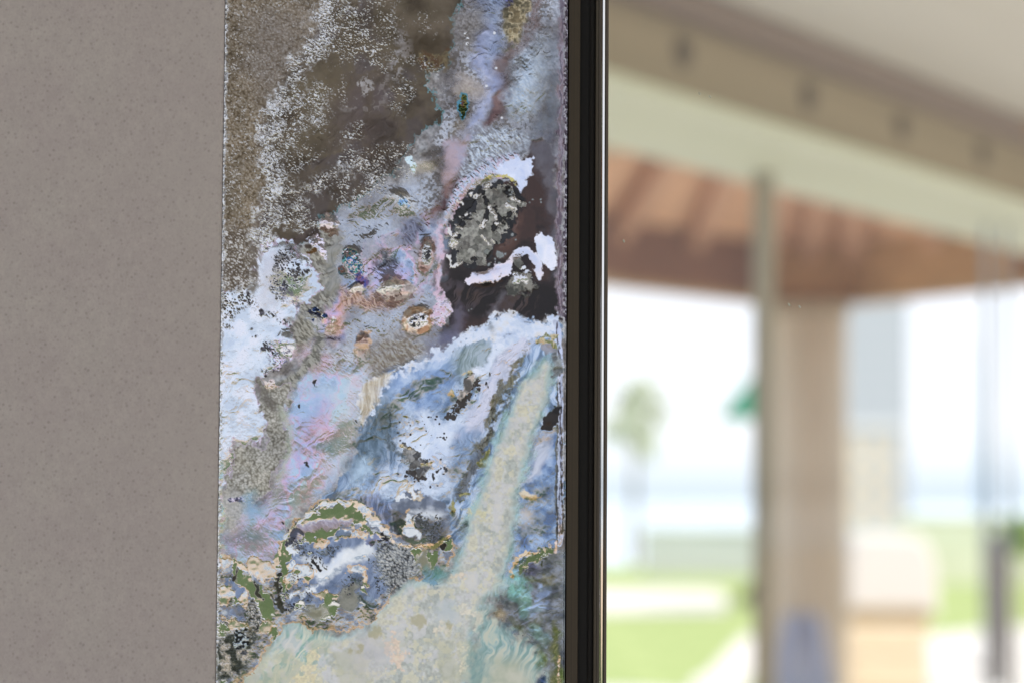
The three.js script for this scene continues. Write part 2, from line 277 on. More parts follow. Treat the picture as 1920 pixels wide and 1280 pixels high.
// --- lavender ridges down the upper right, the brown shading beside them put into the colour
layer({ p: [[905, -200], [945, -200], [938, 60], [932, 120], [905, 128], [900, 60]], c: [[128, 140, 168], [150, 162, 186], [120, 128, 150]], by: 'n24', soft: 14, ro: 0.24, me: 0.9, d: ['stk', 0.07] });
layer({ s: [[1004, -200], [1006, 10], [996, 55], [976, 90], [940, 118], [930, 150], [944, 178]], w: [7, 7, 7, 7, 10, 16, 10], c: [[108, 92, 92], [128, 114, 116]], soft: 9, ro: 0.3, me: 0.7, d: ['stk', 0.08], h: 0.14, hw: 8 });
layer({ e: [948, 165, 26, 42, 20], c: [[78, 66, 68], [104, 92, 96]], soft: 20, ro: 0.3, me: 0.75, d: ['peb', 0.1], op: 0.85 });
layer({ s: [[908, 60], [905, 110], [912, 134], [922, 160], [906, 195], [888, 228], [872, 258]], w: [12, 16, 12, 12, 9, 9, 12], c: [[150, 158, 188], [176, 182, 208], [144, 152, 182]], by: 'n24', soft: 11, rag: 4, ro: 0.2, me: 0.95, d: ['n24', 0.05], h: 0.3, hw: 12, id: K.film });
layer({ s: [[946, 180], [930, 200], [912, 236], [892, 268], [874, 300], [856, 340], [834, 378], [806, 412], [790, 430]], w: [10, 9, 8, 7, 8, 9, 9, 9, 6], c: [[76, 58, 60], [98, 78, 78], [118, 96, 94]], by: 'n24', soft: 6, rag: 3, ro: 0.16, me: 0.9, d: ['stk', 0.04], h: -0.3, hw: 9 });
layer({ p: [[840, 262], [882, 262], [868, 296], [852, 322], [838, 330], [836, 290]], c: [[142, 150, 176], [158, 160, 182], [172, 156, 166]], by: 'n60', soft: 9, ro: 0.2, me: 0.95, d: ['n24', 0.05], id: K.film });
layer({ p: [[846, 300], [866, 296], [852, 330], [838, 345], [832, 320]], c: [[178, 158, 164]], op: 0.5, soft: 10, op: 0.8, ro: 0.22, me: 0.9 });
layer({ e: [985, 150, 26, 62, 15], c: [[166, 182, 200], [196, 208, 222]], by: 'stk', soft: 20, rag: 10, ro: 0.18, me: 1, d: ['peb', 0.14] });
layer({ e: [1010, 140, 20, 60, 10], c: [[150, 156, 164], [176, 184, 192]], by: 'stk', soft: 20, op: 0.7, ro: 0.2, me: 1, d: ['n10', 0.07] });
layer({ s: [[1042, 90], [1038, 160], [1030, 230], [1000, 256], [960, 280]], w: [10, 14, 20, 16, 8], c: [[86, 90, 98], [110, 116, 126]], soft: 18, rag: 6, op: 0.85, ro: 0.2, me: 0.9, d: ['n24', 0.05] });
layer({ p: [[900, 246], [960, 240], [990, 262], [950, 290], [890, 320], [862, 356], [872, 300]], c: [[126, 128, 134], [160, 166, 176], [196, 206, 218]], by: 'stk', soft: 10, ro: 0.2, me: 0.95, d: ['peb', 0.15] });
layer({ p: [[860, 30], [900, 20], [905, 60], [880, 90], [858, 80]], c: [[116, 112, 112], [156, 154, 156]], by: 'peb', con: 2, soft: 14, ro: 0.32, me: 0.8, d: ['peb', 0.12] });
layer({ e: [880, 162, 30, 20, 20], c: [[150, 142, 140], [184, 178, 178]], by: 'peb', con: 1.6, soft: 10, ro: 0.32, me: 0.75, d: ['peb', 0.12] });
layer({ e: [865, 236, 16, 24, 10], c: [[112, 98, 74]], soft: 12, op: 0.7, ro: 0.3, me: 0.7, d: ['peb', 0.1] });
// the tan nugget at the top
layer({ p: [[944, 22], [960, 0], [966, -60], [992, -60], [996, 10], [984, 52], [972, 80], [956, 82], [946, 60]], c: [[92, 88, 74], [136, 128, 108], [168, 160, 140], [120, 110, 88]], by: 'n10', con: 1.8, gr: ['n4', 0.3], soft: 4, ro: 0.4, me: 0.4, d: ['n10', 0.3, 'n4', 0.14], h: 0.5, hw: 10, id: K.nugget, warp: 3 });
layer({ e: [962, 2, 8, 5, 0], c: [[120, 122, 168]], soft: 3, ro: 0.2, me: 0.9 });
for (const [x, y, r] of [[872, 64, 3], [877, 73, 2.5], [876, 83, 3.4], [930, 128, 3], [912, 162, 2.4], [941, 221, 2.2], [927, 62, 2.2]]) layer({ e: [x, y, r, r], c: [[214, 214, 216]], soft: 1.2, rag: 0.6, fine: 0.4, warp: 0, ro: 0.12, me: 1, h: 0.35, hw: 3, flat: 1 });
// the dark iridescent eye
layer({ p: [[858, 190], [862, 178], [874, 178], [878, 190], [874, 210], [866, 218], [858, 206]], c: [[50, 66, 40], [110, 100, 50], [70, 44, 60]], by: 'n10', con: 2, soft: 2, rag: 3, ro: 0.15, me: 0.9, d: ['n4', 0.16], h: -0.3, hw: 6, ln: { c: [88, 150, 180], w: 2.6, o: 0.8 }, id: K.nugget, warp: 3 });
// --- clear dark glass, upper right
layer({ p: [[988, 286], [1006, 262], [1038, 268], [1044, 330], [1050, 470], [1056, 596], [1030, 600], [998, 602], [980, 600], [960, 584], [930, 592], [880, 622], [846, 650], [826, 618], [846, 586], [834, 556], [816, 538], [822, 500], [824, 440], [846, 390], [890, 340], [950, 330]], c: [[20, 16, 19], [32, 26, 29], [50, 37, 37]], by: 'n60', con: 1.5, soft: 4, rag: 3, ro: 0.05, me: 0, flat: 1, h: -0.25, hw: 7, id: K.dark });
layer({ s: [[1020, 280], [1034, 330], [1042, 420], [1050, 520]], w: [26, 12, 6, 5], c: [[70, 70, 82], [92, 92, 104]], soft: 14, rag: 8, op: 0.7, ro: 0.1, me: 0.4 });
layer({ s: [[830, 540], [880, 560], [930, 570], [980, 560]], w: 20, c: [[66, 54, 52], [72, 66, 76]], fl: ['flw', 0.5, 0.2], soft: 14, op: 0.7, ro: 0.08, me: 0.1 });
layer({ s: [[948, 548], [920, 590]], w: 4, c: [[96, 94, 104]], soft: 5, op: 0.6, ro: 0.1, me: 0.3 });
layer({ s: [[970, 400], [960, 440], [940, 470]], w: 8, c: [[86, 64, 58]], soft: 8, op: 0.6, ro: 0.1, me: 0.3 });
layer({ s: [[858, 586], [850, 620], [835, 640]], w: [8, 12, 10], c: [[84, 80, 100]], soft: 9, op: 0.7, ro: 0.1, me: 0.5 });
// bright halo round the crust and its white head
layer({ s: [[826, 430], [842, 388], [866, 358], [900, 330], [932, 312], [962, 304]], w: [4, 9, 12, 14, 13, 12], c: [[168, 178, 196], [198, 204, 222], [192, 176, 190]], by: 'stk', soft: 5, rag: 3, ro: 0.14, me: 1, d: ['stk', 0.1], h: 0.3, hw: 9, id: K.ridge });
layer({ s: [[834, 432], [850, 390], [878, 354], [908, 336], [932, 326]], w: [3, 4, 4, 5, 4], c: [[198, 172, 188], [176, 168, 168]], soft: 3, ro: 0.2, me: 0.9 });
layer({ p: [[926, 318], [944, 306], [962, 298], [982, 300], [996, 297], [1000, 312], [998, 326], [986, 334], [982, 348], [972, 356], [966, 344], [952, 330]], c: [[205, 212, 232], [228, 232, 246]], soft: 1.6, rag: 3, ro: 0.1, me: 1, d: ['n24', 0.05], ty: 1.5, id: K.blob, warp: 3 });
layer({ s: [[904, 334], [922, 324], [944, 327], [958, 332], [962, 342]], w: 2, c: [[186, 178, 104], [206, 196, 150]], soft: 1.4, rag: 1, ro: 0.15, me: 0.9 });
layer({ s: [[900, 344], [930, 334], [956, 338]], w: 6, c: [[128, 128, 124], [160, 164, 176]], soft: 4, ro: 0.16, me: 0.9, d: ['n10', 0.05] });
// the grey crust
layer({ p: [[832, 440], [846, 404], [872, 374], [904, 346], [934, 336], [964, 346], [978, 372], [974, 402], [958, 420], [962, 444], [938, 466], [914, 484], [888, 500], [866, 492], [846, 502], [836, 480], [842, 460]], c: [[22, 22, 26], [40, 42, 48]], soft: 2, rag: 4, ro: 0.06, me: 0.1, flat: 1, id: K.dark });
layer({ p: [[858, 430], [882, 410], [896, 376], [914, 352], [940, 344], [962, 352], [974, 372], [966, 396], [950, 408], [940, 432], [936, 456], [912, 478], [886, 496], [866, 492], [860, 468], [844, 450]], c: [[84, 86, 86], [118, 120, 118], [146, 148, 148], [98, 98, 98]], by: 'id12', gr: ['n4', 0.32], soft: 1.5, rag: 9, fine: 3, ro: 0.5, me: 0.25, d: ['w12', 0.42, 'n4', 0.1], lift: 0.12, h: 0.4, hw: 9, ln: { c: [206, 206, 206], w: 1.4, o: 0.7, me: 0.9, ro: 0.2 }, id: K.crust });
for (const [pts, w] of [[[[912, 372], [906, 400], [904, 424]], 4], [[[934, 380], [936, 410], [926, 430]], 4], [[[950, 352], [960, 368]], 7], [[[868, 398], [884, 376], [900, 362]], 6], [[[852, 420], [868, 408], [872, 392]], 6], [[[938, 420], [952, 404]], 4]]) layer({ s: pts, w, c: [[22, 22, 25]], soft: 1.5, rag: 4, fine: 2, ro: 0.08, me: 0, flat: 1, lift: -0.1 });
for (const [pts, w] of [[[[915, 386], [922, 400], [932, 418]], 2.2], [[[904, 422], [908, 414]], 5], [[[838, 428], [848, 446], [858, 440]], 2.4], [[[846, 412], [858, 424], [866, 430]], 1.6], [[[868, 408], [880, 404]], 3], [[[844, 460], [856, 452]], 5], [[[842, 478], [846, 500], [858, 494]], 4], [[[906, 444], [918, 462]], 3], [[[924, 452], [930, 458]], 4], [[[950, 384], [964, 392]], 2], [[[962, 372], [974, 376]], 4], [[[884, 364], [896, 366]], 3], [[[914, 350], [918, 342]], 4], [[[860, 378], [868, 386]], 2]]) layer({ s: pts, w, c: [[216, 214, 214]], soft: 1.2, rag: 2.4, fine: 1.5, warp: 3, ro: 0.2, me: 0.9, lift: 0.06 });
for (const [x, y, r] of [[962, 440, 3], [966, 449, 2.5], [937, 478, 7], [912, 472, 5], [947, 476, 2.5], [916, 496, 3], [936, 494, 3], [928, 486, 2], [994, 379, 1.6], [998, 374, 1.4], [1013, 374, 1.8], [1014, 380, 1.6], [878, 582, 1.8], [884, 580, 1.4], [952, 378, 3], [957, 364, 2.4], [960, 360, 2.2], [954, 356, 2]]) layer({ e: [x, y, r, r], c: [[128, 134, 138]], soft: 1, rag: 1, fine: 0.6, warp: 1, ro: 0.3, me: 0.8, h: 0.15, hw: 2, flat: 1 });
// white blobs that cross the clear glass
layer({ p: [[1003, 446], [1017, 437], [1036, 447], [1047, 482], [1047, 502], [1036, 505], [1013, 489], [1002, 466]], c: [[212, 218, 232], [230, 230, 240]], soft: 1.3, rag: 1.6, fine: 1.4, ro: 0.1, me: 1, d: ['n24', 0.04], ty: 1.5, id: K.blob, warp: 3 });
layer({ s: [[962, 486], [970, 472], [986, 469], [1000, 478], [1008, 494], [1012, 512], [1010, 524]], w: [4, 8, 8, 8, 8, 7, 4], c: [[216, 218, 232], [226, 216, 222]], soft: 1.3, rag: 1.6, fine: 1.4, ro: 0.1, me: 1, d: ['n24', 0.04], ty: 1.5, id: K.blob, warp: 3 });
layer({ s: [[878, 526], [892, 522], [920, 516], [940, 508], [956, 492]], w: [5, 9, 12, 14, 6], c: [[214, 214, 230], [228, 216, 224]], by: 'n10', soft: 1.3, rag: 2, fine: 1.6, ro: 0.1, me: 1, d: ['n24', 0.05], ty: 1.5, id: K.blob, warp: 3 });
layer({ e: [973, 489, 9, 11, 10], c: [[74, 76, 76], [110, 112, 112]], by: 'n10', soft: 2, ro: 0.4, me: 0.3, d: ['w12', 0.2], h: 0.35, hw: 8, id: K.crust });
layer({ e: [978, 530, 33, 19, 4], c: [[58, 60, 60], [98, 100, 98], [124, 124, 122]], by: 'n10', con: 1.6, soft: 3, rag: 4, ro: 0.45, me: 0.25, d: ['w12', 0.25, 'n4', 0.06], h: 0.35, hw: 10, id: K.crust });
layer({ p: [[962, 512], [975, 520], [988, 510], [994, 524], [980, 530], [968, 528]], c: [[212, 214, 222]], soft: 1.5, rag: 4, ro: 0.15, me: 0.95, h: 0.2, hw: 4, id: K.blob, warp: 3 });
layer({ e: [977, 503, 3, 2.4], c: [[220, 222, 226]], soft: 1, rag: 0.5, ro: 0.1, me: 1, h: 0.3, hw: 3 });
// --- middle: craters, lumps, lilac and pink between them
layer({ p: [[690, 470], [740, 440], [800, 420], [826, 430], [820, 500], [800, 540], [740, 560], [690, 550], [640, 560], [620, 540]], c: [[140, 156, 184], [176, 186, 206], [196, 172, 196], [160, 158, 168]], by: 'n24', con: 1.6, gr: ['n4', 0.14], soft: 20, ro: 0.13, me: 0.95, d: ['stk', 0.06], id: K.film });
layer({ p: [[702, 500], [712, 472], [730, 474], [752, 496], [730, 500]], c: [[58, 60, 72], [92, 94, 106]], by: 'stk', con: 2, soft: 6, ro: 0.25, me: 0.8, d: ['stk', 0.18] });
layer({ p: [[696, 510], [716, 498], [750, 500], [772, 520], [760, 540], [742, 522], [714, 520], [700, 548]], c: [[172, 178, 218], [206, 184, 212]], soft: 6, ro: 0.2, me: 0.95, d: ['stk', 0.1], id: K.film });
layer({ p: [[760, 420], [782, 408], [792, 430], [776, 462], [748, 452]], c: [[84, 84, 100], [122, 126, 146]], by: 'stk', con: 1.6, soft: 9, ro: 0.24, me: 0.85, d: ['stk', 0.075] });
layer({ s: [[634, 540], [650, 560], [676, 566], [704, 560], [740, 562]], w: [6, 14, 16, 12, 8], c: [[132, 106, 100], [178, 148, 134], [194, 170, 160]], by: 'stk', con: 1.5, soft: 8, ro: 0.24, me: 0.85, d: ['stk', 0.16] });
layer({ s: [[706, 556], [724, 566], [744, 560], [764, 550]], w: 7, c: [[104, 84, 80], [124, 106, 102]], by: 'stk', con: 2, soft: 4, ro: 0.25, me: 0.8, d: ['stk', 0.16] });
layer({ p: [[612, 560], [640, 540], [652, 580], [642, 640], [612, 656], [596, 630]], c: [[160, 168, 208], [204, 176, 206], [206, 166, 160]], by: 'n24', con: 1.7, soft: 8, ro: 0.2, me: 0.95, d: ['flw', 0.08], id: K.film });
layer({ s: [[624, 618], [616, 640]], w: 13, c: [[200, 174, 158], [164, 134, 122], [212, 194, 184]], by: 'n10', con: 2, soft: 5, ro: 0.22, me: 0.85, d: ['n4', 0.12], h: 0.2, hw: 8, id: K.crater });
layer({ e: [680, 648, 13, 27, 8], c: [[204, 174, 148], [192, 172, 164], [150, 124, 116]], by: 'n10', con: 1.8, soft: 4, ro: 0.25, me: 0.8, d: ['n10', 0.12], h: 0.3, hw: 8, id: K.crater, warp: 3 });
layer({ p: [[540, 500], [560, 460], [600, 430], [640, 440], [626, 500], [630, 560], [600, 590], [560, 600], [548, 560]], c: [[110, 108, 104], [146, 144, 138], [172, 172, 168]], by: 'stk', con: 1.4, soft: 8, ro: 0.36, me: 0.7, d: ['stk', 0.1], id: K.river });
layer({ p: [[624, 440], [640, 450], [632, 500], [640, 540], [620, 560], [606, 530]], c: [[118, 120, 118], [152, 152, 150]], by: 'flw', soft: 6, ro: 0.3, me: 0.8, d: ['flw', 0.08], h: 0.2, hw: 9 });
layer({ p: [[556, 630], [604, 634], [650, 650], [690, 680], [700, 720], [680, 770], [650, 760], [600, 716], [580, 700]], c: [[146, 146, 148], [178, 182, 190], [170, 160, 168]], by: 'n24', gr: ['n4', 0.18], soft: 14, ro: 0.16, me: 0.92, d: ['stk', 0.08] });
layer({ p: [[704, 640], [770, 620], [800, 650], [780, 680], [730, 704], [690, 716], [690, 680]], c: [[120, 112, 106], [146, 140, 134], [168, 168, 170]], by: 'stk', con: 1.1, soft: 12, ro: 0.3, me: 0.8, d: ['stk', 0.075] });
layer({ s: [[690, 712], [720, 708], [756, 694], [790, 676]], w: [8, 10, 7, 5], c: [[70, 64, 58], [104, 98, 92]], by: 'stk', soft: 6, ro: 0.3, me: 0.75, d: ['stk', 0.12] });
layer({ p: [[800, 640], [830, 616], [860, 630], [840, 656], [800, 672]], c: [[98, 98, 118], [130, 134, 152]], soft: 12, ro: 0.2, me: 0.9, d: ['n24', 0.05] });
// left: silver film, its dark grained patches, speckles
layer({ p: [[380, 548], [440, 536], [480, 500], [496, 470], [520, 452], [556, 460], [584, 500], [598, 536], [580, 560], [556, 572], [534, 610], [546, 636], [556, 660], [520, 690], [500, 700], [480, 712], [492, 760], [498, 800], [486, 830], [440, 836], [436, 870], [420, 900], [380, 930]], c: [[196, 206, 220], [214, 222, 234], [224, 226, 236]], by: 'n24', soft: 3, rag: 7, fine: 3, ro: 0.13, me: 1, d: ['n24', 0.05, 'n4', 0.02], h: 0.15, hw: 8, ln: { c: [206, 178, 206], w: 2.4, o: 0.55 }, id: K.white });
layer({ p: [[380, 500], [470, 480], [486, 500], [480, 560], [440, 600], [380, 640]], c: [[70, 64, 58]], fl: ['dot', 0.72, 0.08], soft: 14, rag: 10, ro: 0.3, me: 0.6, d: ['stk', 0.2] });
layer({ p: [[380, 400], [440, 420], [478, 470], [484, 530], [470, 545], [430, 540], [380, 560]], c: [[84, 74, 64], [112, 104, 96], [150, 146, 142], [206, 206, 210]], by: 'dot', con: 1.1, soft: 10, rag: 12, ro: 0.35, me: 0.6, d: ['peb', 0.24] });
layer({ s: [[474, 470], [474, 545]], w: [10, 7], c: [[96, 88, 80], [130, 124, 118]], soft: 9, rag: 5, fl: ['stk', 0.35, 0.2], ro: 0.35, me: 0.6 });
layer({ p: [[490, 480], [520, 470], [540, 480], [520, 540], [500, 600], [488, 560]], c: [[186, 184, 190], [206, 206, 214]], soft: 10, op: 0.8, ro: 0.2, me: 0.9, d: ['n24', 0.06] });
layer({ e: [540, 500, 24, 40, -35], c: [[40, 40, 46], [74, 76, 82]], fl: ['dot', 0.6, 0.05], soft: 10, rag: 8, ro: 0.2, me: 0.6, d: ['stk', 0.2] });
layer({ e: [566, 514, 16, 8, 15], c: [[36, 34, 38], [64, 62, 66]], fl: ['stk', 0.3, 0.1], soft: 4, rag: 6, ro: 0.2, me: 0.5, d: ['stk', 0.2] });
layer({ e: [522, 540, 14, 22, -30], c: [[48, 50, 58]], fl: ['dot', 0.66, 0.05], soft: 6, rag: 8, ro: 0.2, me: 0.6, d: ['stk', 0.18] });
layer({ e: [540, 556, 26, 10, 40], c: [[92, 96, 114], [150, 150, 172]], fl: ['stk', 0.45, 0.1], soft: 6, ro: 0.2, me: 0.8 });
layer({ p: [[545, 456], [566, 440], [590, 430], [600, 450], [590, 466], [566, 462]], c: [[58, 50, 46], [80, 70, 66]], soft: 3, rag: 5, ro: 0.28, me: 0.6, d: ['stk', 0.1] });
layer({ e: [586, 468, 10, 5, 15], c: [[84, 60, 34]], soft: 2, ro: 0.25, me: 0.7 });
layer({ s: [[584, 446], [600, 460], [606, 478]], w: [8, 9, 6], c: [[206, 210, 226], [226, 216, 232]], by: 'n4', gr: ['n4', 0.2], soft: 2.5, rag: 5, ro: 0.16, me: 0.95, d: ['n4', 0.14], h: 0.25, hw: 6, id: K.blob, warp: 3 });
layer({ e: [616, 416, 17, 15, 0], c: [[206, 196, 204], [230, 226, 234]], by: 'n4', soft: 3, rag: 6, ro: 0.18, me: 0.9, d: ['n4', 0.16], h: 0.35, hw: 9, id: K.nugget, warp: 3 });
layer({ s: [[598, 428], [614, 434], [626, 434]], w: 6, c: [[92, 76, 68], [116, 102, 94]], by: 'n4', con: 2, soft: 2, rag: 4, ro: 0.25, me: 0.7, d: ['n4', 0.14] });
layer({ p: [[638, 464], [654, 460], [672, 474], [678, 500], [680, 516], [666, 516], [650, 502], [640, 486]], c: [[92, 150, 160], [214, 208, 196], [196, 160, 200], [226, 222, 214], [70, 110, 150]], by: 'n4', con: 2.3, soft: 2.5, rag: 4, ro: 0.15, me: 0.95, d: ['w12', 0.3, 'n4', 0.14], h: 0.4, hw: 8, id: K.nugget, warp: 3 });
layer({ e: [672, 542, 14, 8.5, -8], c: [[218, 210, 204], [236, 232, 230]], by: 'n4', gr: ['n4', 0.14], soft: 1.5, rag: 2.5, ro: 0.25, me: 0.8, d: ['n4', 0.14], h: 0.5, hw: 8, id: K.nugget, warp: 3 });
layer({ e: [644, 506, 10, 9, 0], c: [[70, 90, 98], [110, 80, 74]], by: 'n4', soft: 3, ro: 0.2, me: 0.9, d: ['n4', 0.14] });
layer({ e: [676, 526, 7, 10, -20], c: [[72, 80, 140], [120, 90, 120]], by: 'n4', soft: 4, ro: 0.2, me: 0.9 });
layer({ p: [[574, 578], [590, 574], [612, 596], [604, 606], [586, 598]], c: [[44, 60, 96], [196, 208, 226], [206, 196, 170], [40, 44, 60]], by: 'n10', con: 2.4, soft: 2, rag: 4, ro: 0.14, me: 0.95, d: ['n4', 0.18], h: 0.2, hw: 5, id: K.nugget, warp: 3 });
layer({ e: [627, 602, 6, 7, 10], c: [[220, 214, 226]], soft: 2, rag: 2, ro: 0.14, me: 1, h: 0.35, hw: 5, id: K.nugget, warp: 3 });
layer({ s: [[588, 632], [612, 638], [640, 632]], w: [9, 10, 5], c: [[96, 94, 112], [118, 112, 130]], by: 'stk', con: 1.7, soft: 7, ro: 0.24, me: 0.8, d: ['stk', 0.16] });
layer({ p: [[540, 600], [570, 596], [590, 620], [584, 650], [560, 660], [540, 640]], c: [[104, 102, 96], [140, 138, 130], [168, 166, 160]], by: 'stk', con: 1.4, soft: 5, ro: 0.36, me: 0.7, d: ['stk', 0.075], id: K.river });
for (const [x, y, rx, ry, a] of [[504, 588, 16, 6, 20], [482, 622, 8, 7, 40], [527, 606, 12, 4, 20], [505, 656, 12, 10, 60], [515, 540, 10, 5, 30], [470, 560, 12, 4, 70], [508, 694, 12, 4.5, -12], [497, 693, 6, 3, 0]]) layer({ e: [x, y, rx, ry, a], c: [[30, 28, 30], [74, 74, 84]], by: 'n4', fl: ['stk', 0.42, 0.07], soft: 3, rag: 4, ro: 0.2, me: 0.5, d: ['stk', 0.18], id: K.black });
layer({ p: [[498, 640], [540, 640], [544, 676], [520, 690], [498, 676]], c: [[214, 196, 226], [186, 206, 226], [96, 92, 116]], by: 'n4', con: 2, fl: ['dot', 0.6, 0.08], soft: 8, ro: 0.16, me: 0.95, d: ['n4', 0.1] });
// the craters
function crater(x, y, rx, ry, a, rim, core, dark) {
  layer({ e: [x, y, rx + 6, ry + 6, a], c: [[120, 108, 108], [140, 130, 130]], by: 'stk', soft: 7, op: 0.5, ro: 0.24, me: 0.8, d: ['stk', 0.075] });
  layer({ e: [x, y, rx, ry, a], c: rim, by: 'n10', con: 1.5, soft: 2.5, rag: 1.6, warp: 2.5, ro: 0.2, me: 0.75, d: ['n10', 0.1], h: 0.6, hw: rx * 0.34, id: K.crater });
  layer({ e: [x, y, rx * 0.66, ry * 0.62, a], c: core, by: 'n4', con: 1.5, soft: 2, rag: 2, warp: 2.5, ro: 0.14, me: 0.95, d: ['n4', 0.15], h: -0.35, hw: rx * 0.22, id: K.crater });
  layer({ e: [x, y, rx * 0.52, ry * 0.46, a], c: [[34, 34, 40]], fl: ['n4', dark, 0.06], soft: 1.6, rag: 2, warp: 2, ro: 0.2, me: 0.4, flat: 1 });
}
crater(783, 601, 31, 25, -28, [[160, 128, 106], [200, 174, 152], [220, 206, 194]], [[206, 206, 214], [232, 230, 234]], 0.56);
crater(800, 478, 15, 34, 6, [[128, 104, 100], [166, 144, 142], [190, 172, 176]], [[160, 160, 164], [214, 216, 220]], 0.6);
layer({ p: [[704, 548], [716, 530], [740, 520], [764, 528], [784, 544], [764, 560], [730, 562]], c: [[150, 140, 138], [196, 188, 186], [214, 190, 186]], by: 'n10', soft: 3, rag: 3, ro: 0.25, me: 0.8, d: ['n10', 0.1], h: 0.45, hw: 11, id: K.crater, warp: 3 });
layer({ s: [[712, 544], [734, 536], [748, 534]], w: [5, 8, 6], c: [[196, 196, 190], [234, 232, 228]], by: 'n4', con: 1.8, soft: 1.5, rag: 3, ro: 0.25, me: 0.85, d: ['n4', 0.2], h: 0.2, hw: 5, id: K.nugget, warp: 3 });
layer({ s: [[708, 552], [730, 560], [752, 552]], w: 4, c: [[100, 84, 80]], soft: 2, rag: 3, fl: ['stk', 0.4, 0.1], ro: 0.2, me: 0.7 });
layer({ p: [[816, 556], [832, 548], [842, 566], [848, 584], [836, 600], [824, 616], [812, 600]], c: [[206, 180, 196], [216, 206, 220], [176, 170, 190]], by: 'n10', soft: 2.5, rag: 4, ro: 0.16, me: 0.95, d: ['n4', 0.1], h: 0.15, hw: 6, id: K.ridge });
layer({ s: [[818, 430], [824, 470], [820, 520], [814, 545]], w: [6, 5, 6, 6], c: [[206, 178, 190], [184, 190, 212]], soft: 4, ro: 0.16, me: 0.95, d: ['n24', 0.04] });
layer({ e: [752, 376, 24, 14, 30], c: [[170, 170, 168], [214, 214, 214]], by: 'stk', soft: 8, ro: 0.2, me: 0.95, d: ['stk', 0.12] });
layer({ s: [[744, 380], [756, 384]], w: 4, c: [[120, 156, 200], [176, 204, 222]], by: 'n4', soft: 3, ro: 0.12, me: 1 });
layer({ e: [795, 310, 18, 10, 15], c: [[196, 190, 184]], soft: 8, op: 0.75, ro: 0.24, me: 0.9, d: ['stk', 0.1] });
layer({ p: [[760, 296], [774, 292], [784, 306], [778, 320], [766, 312]], c: [[190, 214, 220], [220, 232, 236]], soft: 2, rag: 4, ro: 0.15, me: 1, d: ['n4', 0.12], id: K.white });
// --- the winding grey band and the lilac field, lower left
layer({ p: [[536, 756], [560, 710], [600, 690], [680, 690], [700, 730], [672, 790], [650, 860], [610, 916], [560, 950], [530, 1000], [522, 1060], [470, 1056], [424, 1030], [412, 980], [436, 950], [480, 960], [512, 920], [540, 860]], c: [[150, 176, 206], [176, 198, 224], [188, 186, 222], [206, 184, 204], [178, 206, 224]], by: 'n24', con: 1.5, soft: 10, rag: 6, ro: 0.18, me: 0.95, d: ['stk', 0.025, 'n24', 0.05], id: K.film });
layer({ p: [[640, 700], [690, 690], [690, 760], [660, 850], [620, 900], [610, 860], [640, 800]], c: [[186, 192, 200], [204, 206, 214], [206, 190, 196]], by: 'n24', soft: 14, op: 0.8, ro: 0.2, me: 0.95, d: ['stk', 0.06] });
for (const [pts, w, c] of [[[[604, 760], [588, 800], [582, 830]], [7, 12, 5], [172, 142, 184]], [[[598, 790], [610, 815]], [9, 11], [214, 168, 184]], [[[560, 800], [556, 850], [570, 870]], [10, 18, 8], [166, 160, 206]], [[[540, 880], [530, 910], [512, 930]], [9, 10, 7], [198, 166, 208]], [[[512, 950], [500, 968], [490, 975]], [10, 14, 8], [214, 172, 204]], [[[450, 980], [446, 1010], [470, 1030]], [14, 18, 12], [186, 166, 212]], [[[480, 990], [500, 1030], [490, 1056]], [10, 14, 12], [186, 178, 212]], [[[610, 880], [590, 910], [560, 935]], [10, 12, 8], [206, 186, 194]], [[[588, 690], [606, 672], [580, 664]], [7, 8, 6], [212, 168, 194]], [[[556, 720], [600, 730]], [16, 18], [168, 190, 222]], [[[620, 740], [640, 780]], [12, 14], [190, 206, 216]], [[[560, 770], [590, 760]], [10, 12], [162, 186, 222]]]) layer({ s: pts, w, c: [c.map((v) => v * 0.8 + 40)], soft: 15, rag: 6, op: 0.75, ro: 0.2, me: 0.95 });
layer({ s: [[596, 640], [586, 672], [572, 694], [548, 712], [524, 720]], w: [12, 13, 12, 10, 10], c: [[104, 104, 100], [138, 138, 134], [164, 164, 160]], by: 'stk', con: 1.4, soft: 5, ro: 0.36, me: 0.7, d: ['stk', 0.12], id: K.river });
layer({ p: [[476, 708], [492, 716], [510, 728], [536, 724], [552, 750], [530, 770], [538, 806], [540, 840], [530, 870], [508, 900], [494, 930], [470, 950], [440, 960], [420, 950], [424, 900], [438, 850], [456, 832], [490, 836], [500, 820], [498, 790], [486, 750]], c: [[104, 102, 96], [136, 134, 128], [160, 160, 156], [192, 190, 188]], by: 'peb', con: 1.6, gr: ['n60', 0.15], soft: 3, rag: 5, ro: 0.38, me: 0.7, d: ['peb', 0.11], h: -0.12, hw: 8, ln: { c: [190, 176, 206], w: 2, o: 0.4 }, id: K.river });
layer({ s: [[530, 770], [544, 810], [544, 850], [524, 900], [506, 940]], w: 7, c: [[164, 178, 180], [180, 184, 164]], soft: 6, op: 0.7, ro: 0.25, me: 0.9 });
layer({ s: [[480, 708], [500, 745], [512, 760]], w: [3, 9, 9], c: [[96, 92, 88]], soft: 5, op: 0.8, ro: 0.35, me: 0.7, d: ['peb', 0.08] });
layer({ p: [[494, 714], [514, 712], [520, 724], [508, 730], [498, 726]], c: [[206, 190, 190], [226, 214, 206]], by: 'n4', soft: 2, rag: 3, ro: 0.16, me: 0.95, d: ['n4', 0.12], h: 0.3, hw: 5, id: K.nugget, warp: 3 });
layer({ p: [[405, 930], [440, 925], [466, 950], [462, 985], [430, 995], [405, 980]], c: [[150, 150, 148], [196, 194, 194]], by: 'peb', con: 1.5, soft: 10, ro: 0.3, me: 0.8, d: ['peb', 0.1] });
